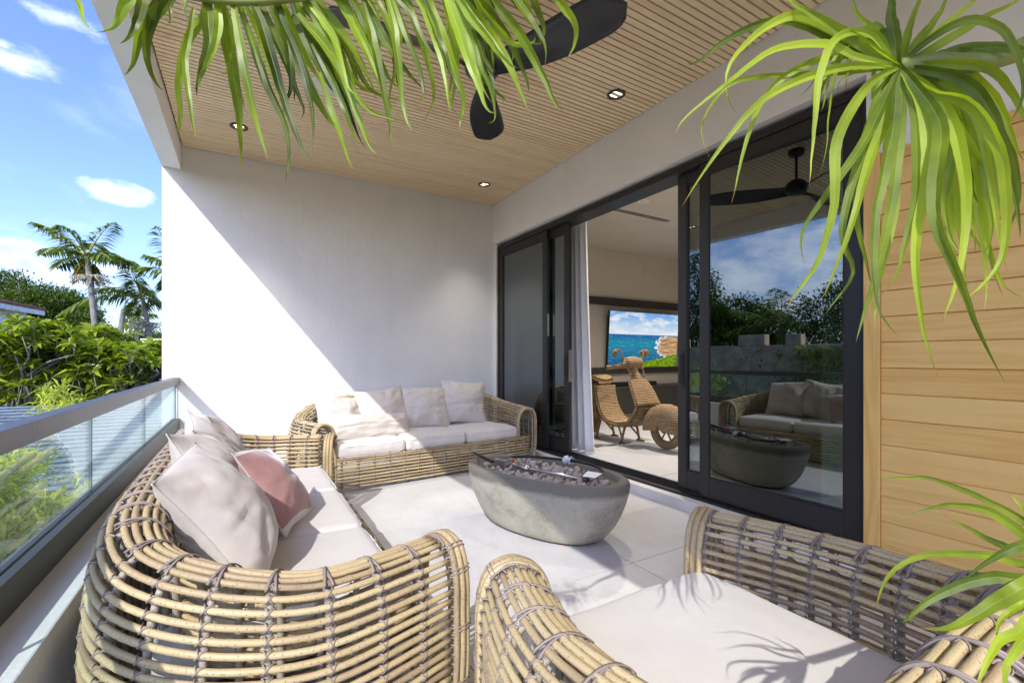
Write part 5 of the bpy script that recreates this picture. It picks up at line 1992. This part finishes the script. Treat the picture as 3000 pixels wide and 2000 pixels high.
broad_tree('broad_tree', (-14, 14.6, GZ), [bl3(-14, 14.4, 3.6, 1.6), bl3(-14, 14.8, 5.6, 1.1), bl3(-14, 14.0, 4.7, 1.1), bl3(-13.6, 13.4, 2.6, 1.4), bl3(-14, 16, 2.6, 1.6), bl3(-13.5, 14.5, 1.2, 1.8)], 22000, .15, 'dark_leaf', 'tall dark tree mirrored at the left of the right door glass', gm_, 81)
broad_tree('broad_tree', (-14, 12.0, GZ), [bl3(-14, 11.8, 2.9, 1.2), bl3(-13.6, 12.6, 2.6, .9), bl3(-14, 10.9, 2.5, 1.1), bl3(-13.5, 11.6, 1.4, 1.6)], 16000, .15, 'dark_leaf', 'lower dark tree mirrored mid way across the door glass', gm_, 82)
broad_tree('broad_tree', (-14, 7.8, GZ), [bl3(-14, 8.0, 2.8, 1.3), bl3(-14, 6.8, 3.2, 1.4), bl3(-13.5, 7.4, 1.5, 1.7), bl3(-14, 5.4, 2.4, 1.5), bl3(-14, 3.5, 2.4, 1.5)], 18000, .14, 'dark_leaf', 'fine leaved dark tree mirrored at the right of the door glass', gm_, 83)
palm('palm_tree', (-13, 9.4, 2.4), (-13, 9.4, GZ), .15, [((-60, -70), (-120, -40)), ((-70, -40), (-130, 10)), ((60, -70), (120, -40)), ((70, -40), (130, 10)), ((-20, -90), (-50, -120)), ((20, -90), (50, -115)), ((-50, 10), (-90, 70)), ((50, 10), (90, 70)), ((0, -60), (10, -60), 2.0), ((0, -30), (0, 20), 2.2)], 18,
     'bushy palm mirrored in the door glass above the boundary wall', gm_, 84, .7)
broad_tree('bushy_shrub', (-7.6, 11, GZ), [bl3(-7.6, 11.2, .2, .8), bl3(-7.6, 9.6, .3, .8), bl3(-7.7, 12.6, .2, .8)], 2600, .14, 'bamboo_leaf', 'yellow-green shrub before the boundary wall, mirrored in the door glass', gm_, 85)

# ------------------------------------------------------------------ plants close to the camera
def leaf(parent, pts, w, tw0, tw1, name='leaf', seed=0):
    """strap leaf through 3-D points: pointed tip, channelled blade, slow twist"""
    rg = np.random.default_rng(seed)
    C = resample(catmull(pts, 10), 26)
    C += np.cumsum(rg.normal(0, .00028, C.shape), axis=0)
    C[-5:] += np.linspace(0, 1, 5)[:, None] ** 2 * rg.normal(0, .006, 3)
    T = np.gradient(C, axis=0)
    T /= np.linalg.norm(T, axis=1, keepdims=True)
    t = np.linspace(0, 1, 26)
    wd = w / 2 * np.minimum(1, .42 + t * 1.9) * np.maximum(0, 1 - t ** 2.1) ** .95 * (1 + .03 * np.sin(t * 13 + seed)) * 1.12
    V, U = [], []
    view = np.array([0, 0, CAM_H]) - C
    view /= np.linalg.norm(view, axis=1, keepdims=True)
    for i in range(26):
        s_ = np.cross(T[i], view[i])
        s_ /= max(np.linalg.norm(s_), 1e-6)
        nn = np.cross(s_, T[i])
        a = tw0 + (tw1 - tw0) * t[i]
        s2 = s_ * math.cos(a) + nn * math.sin(a)
        n2 = np.cross(s2, T[i])
        for j, c in enumerate((-1, -.06, 0, .06, 1)):
            V.append(C[i] + s2 * c * wd[i] + n2 * abs(c) * wd[i] * (.42 + .25 * math.sin(t[i] * 9 + seed)))
            U.append((t[i], (c + 1) / 2))
    F = [(i * 5 + j, i * 5 + j + 1, (i + 1) * 5 + j + 1, (i + 1) * 5 + j) for i in range(25) for j in range(4)]
    me = mesh(name, V, F, U)
    o = obj(name, me, MAT['frond_leaf' if name == 'leaflet' else 'near_leaf'])
    return inp(o, parent)


def stem(parent, pts, r, name='stem'):
    C = catmull(pts, 10)
    return inp(MB().tube(C, np.linspace(r[0], r[1], len(C)), 10).build(name, MAT['near_stem']), parent)


material('near_stem', (.16, .2, .04), .5, fn=f_stucco((.10, .14, .025), (.24, .27, .06), 40, .3))

# right-hand rosette
CR = (2632, 196)
S0 = .47
rp = empty('strap_leaf_plant', (1.75, -.30, 0), 0, 'bright green strap-leaved plant hanging in at the upper right, in front of the cedar boards', 'plant', 'foreground plants')
stem(rp, [(1.75, -.30, 0), (1.72, -.30, 1.0), (1.35, -.16, 1.62), (.95, .05, 1.66), at(2980, 150, .50), at(2720, 185, .48), at(CR[0], CR[1], S0)], (.018, .008))
A1 = [
    ([(2530, 132), (2360, 47), (2255, 72), (2150, 170), (2128, 255), (2147, 345)], 40, .44),
    ([(2510, 170), (2425, 132), (2276, 145), (2150, 230), (2000, 353), (1975, 430)], 36, .43),
    ([(2500, 130), (2400, 70), (2315, 17), (2255, -40)], 40, .45),
    ([(2480, 130), (2360, 75), (2255, 64), (2130, 115), (2010, 208), (1990, 205)], 36, .47),
    ([(2470, 200), (2300, 263), (2187, 349), (2065, 510), (2004, 615)], 33, .42),
    ([(2480, 205), (2330, 215), (2200, 225), (2120, 260), (2068, 360), (2070, 457)], 22, .50),
    ([(2553, 238), (2490, 320), (2450, 425), (2440, 600), (2380, 790), (2255, 905)], 42, .42),
    ([(2618, 120), (2606, 40), (2612, -60)], 42, .47),
    ([(2700, 290), (2745, 380), (2730, 520), (2735, 650), (2790, 800), (2850, 960), (2886, 1091)], 58, .40),
    ([(2610, 320), (2560, 450), (2520, 600), (2480, 720), (2425, 860), (2402, 877)], 36, .46),
    ([(2620, 350), (2580, 500), (2550, 680), (2560, 900), (2622, 979)], 46, .43),
    ([(2740, 270), (2850, 300), (2930, 420), (2960, 600), (2940, 760), (2860, 880), (2842, 905)], 50, .44),
    ([(2745, 105), (2850, 65), (2950, 110), (2990, 260), (2960, 380)], 34, .43),
    ([(2780, 110), (2900, 40), (3040, -20)], 34, .5),
    ([(2820, 150), (2950, 140), (3050, 160)], 34, .5),
    ([(2680, 60), (2712, -50)], 30, .5),
    ([(2720, 120), (2850, 10), (2900, -60)], 30, .52),
    ([(2590, 290), (2520, 430), (2400, 590), (2330, 700), (2306, 766)], 38, .44),
    ([(2570, 300), (2510, 500), (2470, 680), (2500, 800), (2414, 922)], 32, .48),
    ([(2640, 330), (2620, 520), (2590, 720), (2540, 900), (2504, 1021)], 40, .46),
    ([(2700, 330), (2720, 520), (2690, 700), (2700, 860), (2733, 1085)], 44, .42),
    ([(2680, 330), (2680, 560), (2650, 740), (2625, 868)], 36, .50),
    ([(2760, 300), (2820, 470), (2830, 660), (2790, 830), (2743, 970)], 42, .47),
    ([(2770, 330), (2870, 480), (2890, 680), (2930, 820), (2982, 887)], 40, .50),
    ([(2800, 230), (2900, 330), (2960, 520), (3000, 700)], 44, .46),
    ([(2730, 250), (2790, 420), (2770, 610), (2800, 780)], 38, .53),
    ([(2640, 280), (2600, 430), (2620, 600), (2548, 983)], 34, .53),
    ([(2560, 190), (2470, 225), (2440, 262)], 10, .46),
    ([(2600, 240), (2560, 330), (2515, 480), (2503, 640), (2540, 800), (2546, 870)], 34, .50),
    ([(2850, 190), (2960, 260), (3020, 420)], 40, .48),
    ([(2830, 250), (2950, 400), (2990, 560), (2960, 700)], 36, .52),
    ([(2690, 350), (2760, 560), (2850, 700), (2900, 790)], 40, .54),
    ([(2590, 110), (2520, 40), (2500, -40)], 26, .5),
    ([(2740, 40), (2790, -50)], 32, .5),
]
for i, (pts, w, s1) in enumerate(A1):
    full = [CR] + pts
    k = len(full)
    P = [at(u + (random.uniform(-4, 4) if 0 < j < k - 1 else 0), v, S0 + (s1 - S0) * math.sin(min(1, (j / (k - 1)) * 1.2) * PI / 2) + (.02 * math.sin(i * 1.7) * j / k)) for j, (u, v) in enumerate(full)]
    leaf(rp, P, w * .74 * s1 / FPX, random.uniform(-.7, .7), random.uniform(-.9, .9), seed=1000 + i)
# leaves behind, random, filling the crown to the right
for i in range(12):
    a = R(random.uniform(-50, 95))
    L = random.uniform(.10, .22)
    d = RIGHT * math.cos(a) * .9 + Vector((0, 0, math.sin(a) * .7)) + FWD * random.uniform(-.1, .35)
    c0 = at(CR[0], CR[1], S0 + .02)
    P = [c0, c0 + d * L * .45, c0 + d * L * .85 + Vector((0, 0, -.035)), c0 + d * L * 1.1 + Vector((0, 0, -random.uniform(.10, .2)))]
    leaf(rp, P, random.uniform(.008, .012), random.uniform(-1, 1), random.uniform(-1, 1), seed=1100 + i)

for i in range(12):
    a = R(random.uniform(100, 262))
    L = random.uniform(.11, .2)
    d = RIGHT * math.cos(a) * .8 + Vector((0, 0, math.sin(a) * .45)) + FWD * random.uniform(-.25, .3)
    c0 = at(CR[0], CR[1], S0)
    P = [c0, c0 + d * L * .4 + Vector((0, 0, .02)), c0 + d * L * .8 + Vector((0, 0, -.02)), c0 + d * L + Vector((0, 0, -random.uniform(.05, .16)))]
    leaf(rp, P, random.uniform(.004, .008), random.uniform(-1, 1), random.uniform(-1, 1), seed=1150 + i)

# lower right rosette
lp = empty('strap_leaf_plant', (1.68, -.33, 0), 0, 'lime green strap leaves arching in at the lower right over the armchair', 'plant', 'foreground plants')
CL = at(3120, 1650, .5)
stem(lp, [(1.68, -.33, 0), (1.66, -.32, .7), (1.3, -.18, 1.12), CL], (.016, .010))
A2 = [([(3000, 1530), (2873, 1462), (2732, 1404), (2645, 1402), (2610, 1429)], 22, .50), ([(3000, 1570), (2894, 1503), (2782, 1481), (2732, 1487), (2660, 1510)], 32, .47),
      ([(3000, 1615), (2915, 1586), (2823, 1541), (2753, 1501)], 24, .53), ([(3000, 1648), (2915, 1624), (2770, 1615), (2645, 1644), (2587, 1707), (2573, 1790)], 26, .48),
      ([(3030, 1600), (2915, 1640), (2842, 1695)], 70, .40), ([(3010, 1698), (2915, 1690), (2790, 1723), (2687, 1785), (2622, 1883)], 46, .45),
      ([(3010, 1715), (2915, 1765), (2832, 1814), (2770, 1843), (2707, 1856)], 60, .43), ([(3010, 1756), (2956, 1798), (2915, 1839), (2912, 1870)], 34, .46),
      ([(3010, 1830), (2939, 1864), (2894, 1930), (2850, 2010)], 46, .44), ([(3040, 1820), (2990, 1900), (2960, 1960), (2950, 2040)], 40, .46), ([(3060, 1560), (2990, 1480), (2960, 1440)], 20, .52)]
for i, (pts, w, s1) in enumerate(A2):
    P = [CL] + [at(u, v, s1 + .01 * math.sin(i + j)) for j, (u, v) in enumerate(pts)]
    leaf(lp, P, w * .95 * s1 / FPX, random.uniform(-.4, .4), random.uniform(-.6, .6), seed=1200 + i)

# palm frond hanging in from the top
tp = empty('palm_plant', (1.8, -.42, 0), 0, 'green palm frond leaflets hanging down across the top of the view', 'plant', 'foreground plants')
rach = [at(1560, -60, .47), at(1300, -45, .46), at(1000, -25, .45), at(750, 5, .45), at(560, -10, .45), at(330, -60, .46)]
stem(tp, [(1.8, -.42, 0), (1.78, -.40, 1.2), (1.5, -.22, 2.0), (.8, .12, 1.98), (.33, .38, 1.64)], (.022, .009))
stem(tp, [(.33, .38, 1.64)] + rach, (.006, .003), 'rachis')
z1 = lambda p: (p[0] / 2.351, p[1] / 2.351)
z2 = lambda p: (1000 + p[0] / 2.351, p[1] / 2.351)
A3 = [(z1, [(500, -60), (540, 20), (580, 150), (632, 245)], 40), (z1, [(980, -80), (850, 30), (790, 130), (700, 235)], 85), (z1, [(960, -80), (980, 0), (920, 180), (870, 300)], 80),
      (z1, [(1250, -60), (1150, 0), (990, 230), (965, 380), (920, 565)], 85), (z1, [(1180, -60), (1060, 60), (990, 330), (1040, 520), (1140, 680)], 80), (z1, [(1450, -60), (1390, 130), (1280, 300), (1225, 600), (1235, 850), (1160, 950)], 65),
      (z1, [(1430, -60), (1435, 130), (1440, 300), (1370, 520), (1330, 640)], 95), (z1, [(1340, 60), (1290, 300), (1280, 480), (1340, 850), (1385, 1000)], 55), (z1, [(1520, -60), (1540, 200), (1600, 500), (1640, 780), (1645, 1120)], 85),
      (z1, [(1600, -40), (1640, 200), (1740, 700), (1860, 1110)], 80), (z1, [(1620, -60), (1680, 130), (1860, 620), (1960, 900), (1970, 1250)], 75), (z1, [(1700, -60), (1800, 150), (1950, 700), (2125, 1165)], 85),
      (z1, [(1860, -60), (1930, 100), (2010, 560), (1930, 775)], 70), (z1, [(1880, -40), (1950, 150), (2150, 600), (2351, 950)], 95), (z1, [(1900, 60), (2080, 500), (2165, 850), (2145, 1100)], 60), (z1, [(1200, -40), (1170, 60), (1180, 190)], 30),
      (z1, [(1560, 60), (1600, 300), (1560, 480), (1515, 515)], 40), (z1, [(2050, -60), (2250, 250), (2400, 520), (2500, 900)], 90), (z1, [(2150, -60), (2300, 150), (2450, 350), (2600, 640)], 80),
      (z2, [(-300, 100), (0, 450), (150, 850), (255, 1155)], 80), (z2, [(-200, 300), (0, 700), (130, 1060)], 60), (z2, [(-150, 500), (0, 950), (60, 1180)], 50), (z2, [(-50, -40), (100, 200), (330, 700), (440, 830)], 85),
      (z2, [(300, -60), (380, 250), (430, 700), (500, 960)], 65), (z2, [(150, 0), (250, 400), (310, 760), (350, 1010)], 70), (z2, [(350, -60), (440, 200), (570, 600), (530, 780)], 60), (z2, [(420, -60), (500, 100), (640, 600), (590, 800)], 60),
      (z2, [(300, -80), (450, 50), (600, 350), (780, 405)], 60), (z2, [(480, -60), (560, 50), (700, 450), (740, 800)], 70), (z2, [(600, -60), (650, 100), (830, 600), (850, 750), (800, 930)], 70), (z2, [(650, -80), (750, 50), (980, 700), (1020, 830)], 85),
      (z2, [(760, -60), (850, 50), (1100, 400), (1230, 510)], 80), (z2, [(800, -80), (870, 20), (1150, 400), (1310, 770)], 85), (z2, [(1000, -80), (1100, 50), (1350, 450), (1530, 830)], 85), (z2, [(1100, -80), (1200, 0), (1390, 300), (1400, 430)], 75),
      (z2, [(1300, -60), (1330, 0), (1400, 200), (1380, 290)], 55), (z2, [(1430, -60), (1480, 0), (1600, 150), (1605, 290), (1560, 420)], 60), (z2, [(880, 100), (960, 400), (1060, 650), (1080, 910)], 60), (z2, [(900, 200), (1000, 550), (1170, 720)], 50),
      (z2, [(0, -60), (80, 120), (250, 500), (330, 700)], 80), (z2, [(120, -60), (220, 150), (420, 480), (570, 620)], 70), (z2, [(200, -60), (320, 150), (380, 450), (330, 740)], 60), (z2, [(-250, -20), (-60, 260), (60, 600), (150, 640)], 60),
      (z2, [(700, -60), (760, 150), (800, 420), (740, 820)], 45), (z2, [(560, -40), (680, 330), (760, 560), (830, 720)], 60), (z2, [(900, -60), (1010, 120), (1180, 300), (1380, 290)], 65), (z2, [(-100, 200), (40, 560), (200, 760), (440, 830)], 50),
      (z2, [(780, -20), (900, 300), (960, 560), (1000, 690)], 70), (z1, [(1750, -60), (1900, 260), (2050, 640), (2150, 860)], 60), (z1, [(1480, -40), (1500, 150), (1420, 420), (1320, 620)], 60)]
for i, (zf_, pts, w) in enumerate(A3):
    q = [zf_(p) for p in pts]
    s1 = random.uniform(.42, .52)
    k = len(q)
    # each leaflet springs from the rachis a little above the frame
    u0 = q[0][0]
    P = [at(u, v, .455 + (s1 - .455) * j / (k - 1)) for j, (u, v) in enumerate(q)]
    leaf(tp, P, w / 2.351 * .85 * s1 / FPX, random.uniform(-.7, .7), random.uniform(-.9, .9), 'leaflet', seed=1300 + i)

# more leaflets of the same frond, springing between the ones above
for i in range(34):
    zf_, pts, w = A3[random.randrange(9, len(A3))]
    q = [zf_(p) for p in pts]
    du, dv, sh = random.uniform(-45, 45), random.uniform(-30, 10), random.uniform(.55, .95)
    s1 = random.uniform(.46, .58)
    u0, v0 = q[0]
    P = [at(u0 + (u - u0) * sh + du + random.uniform(-3, 3), v0 + (v - v0) * sh + dv, .47 + (s1 - .47) * j / (len(q) - 1)) for j, (u, v) in enumerate(q)]
    leaf(tp, P, w / 2.351 * .7 * s1 / FPX, random.uniform(-1, 1), random.uniform(-1, 1), 'leaflet', seed=1500 + i)
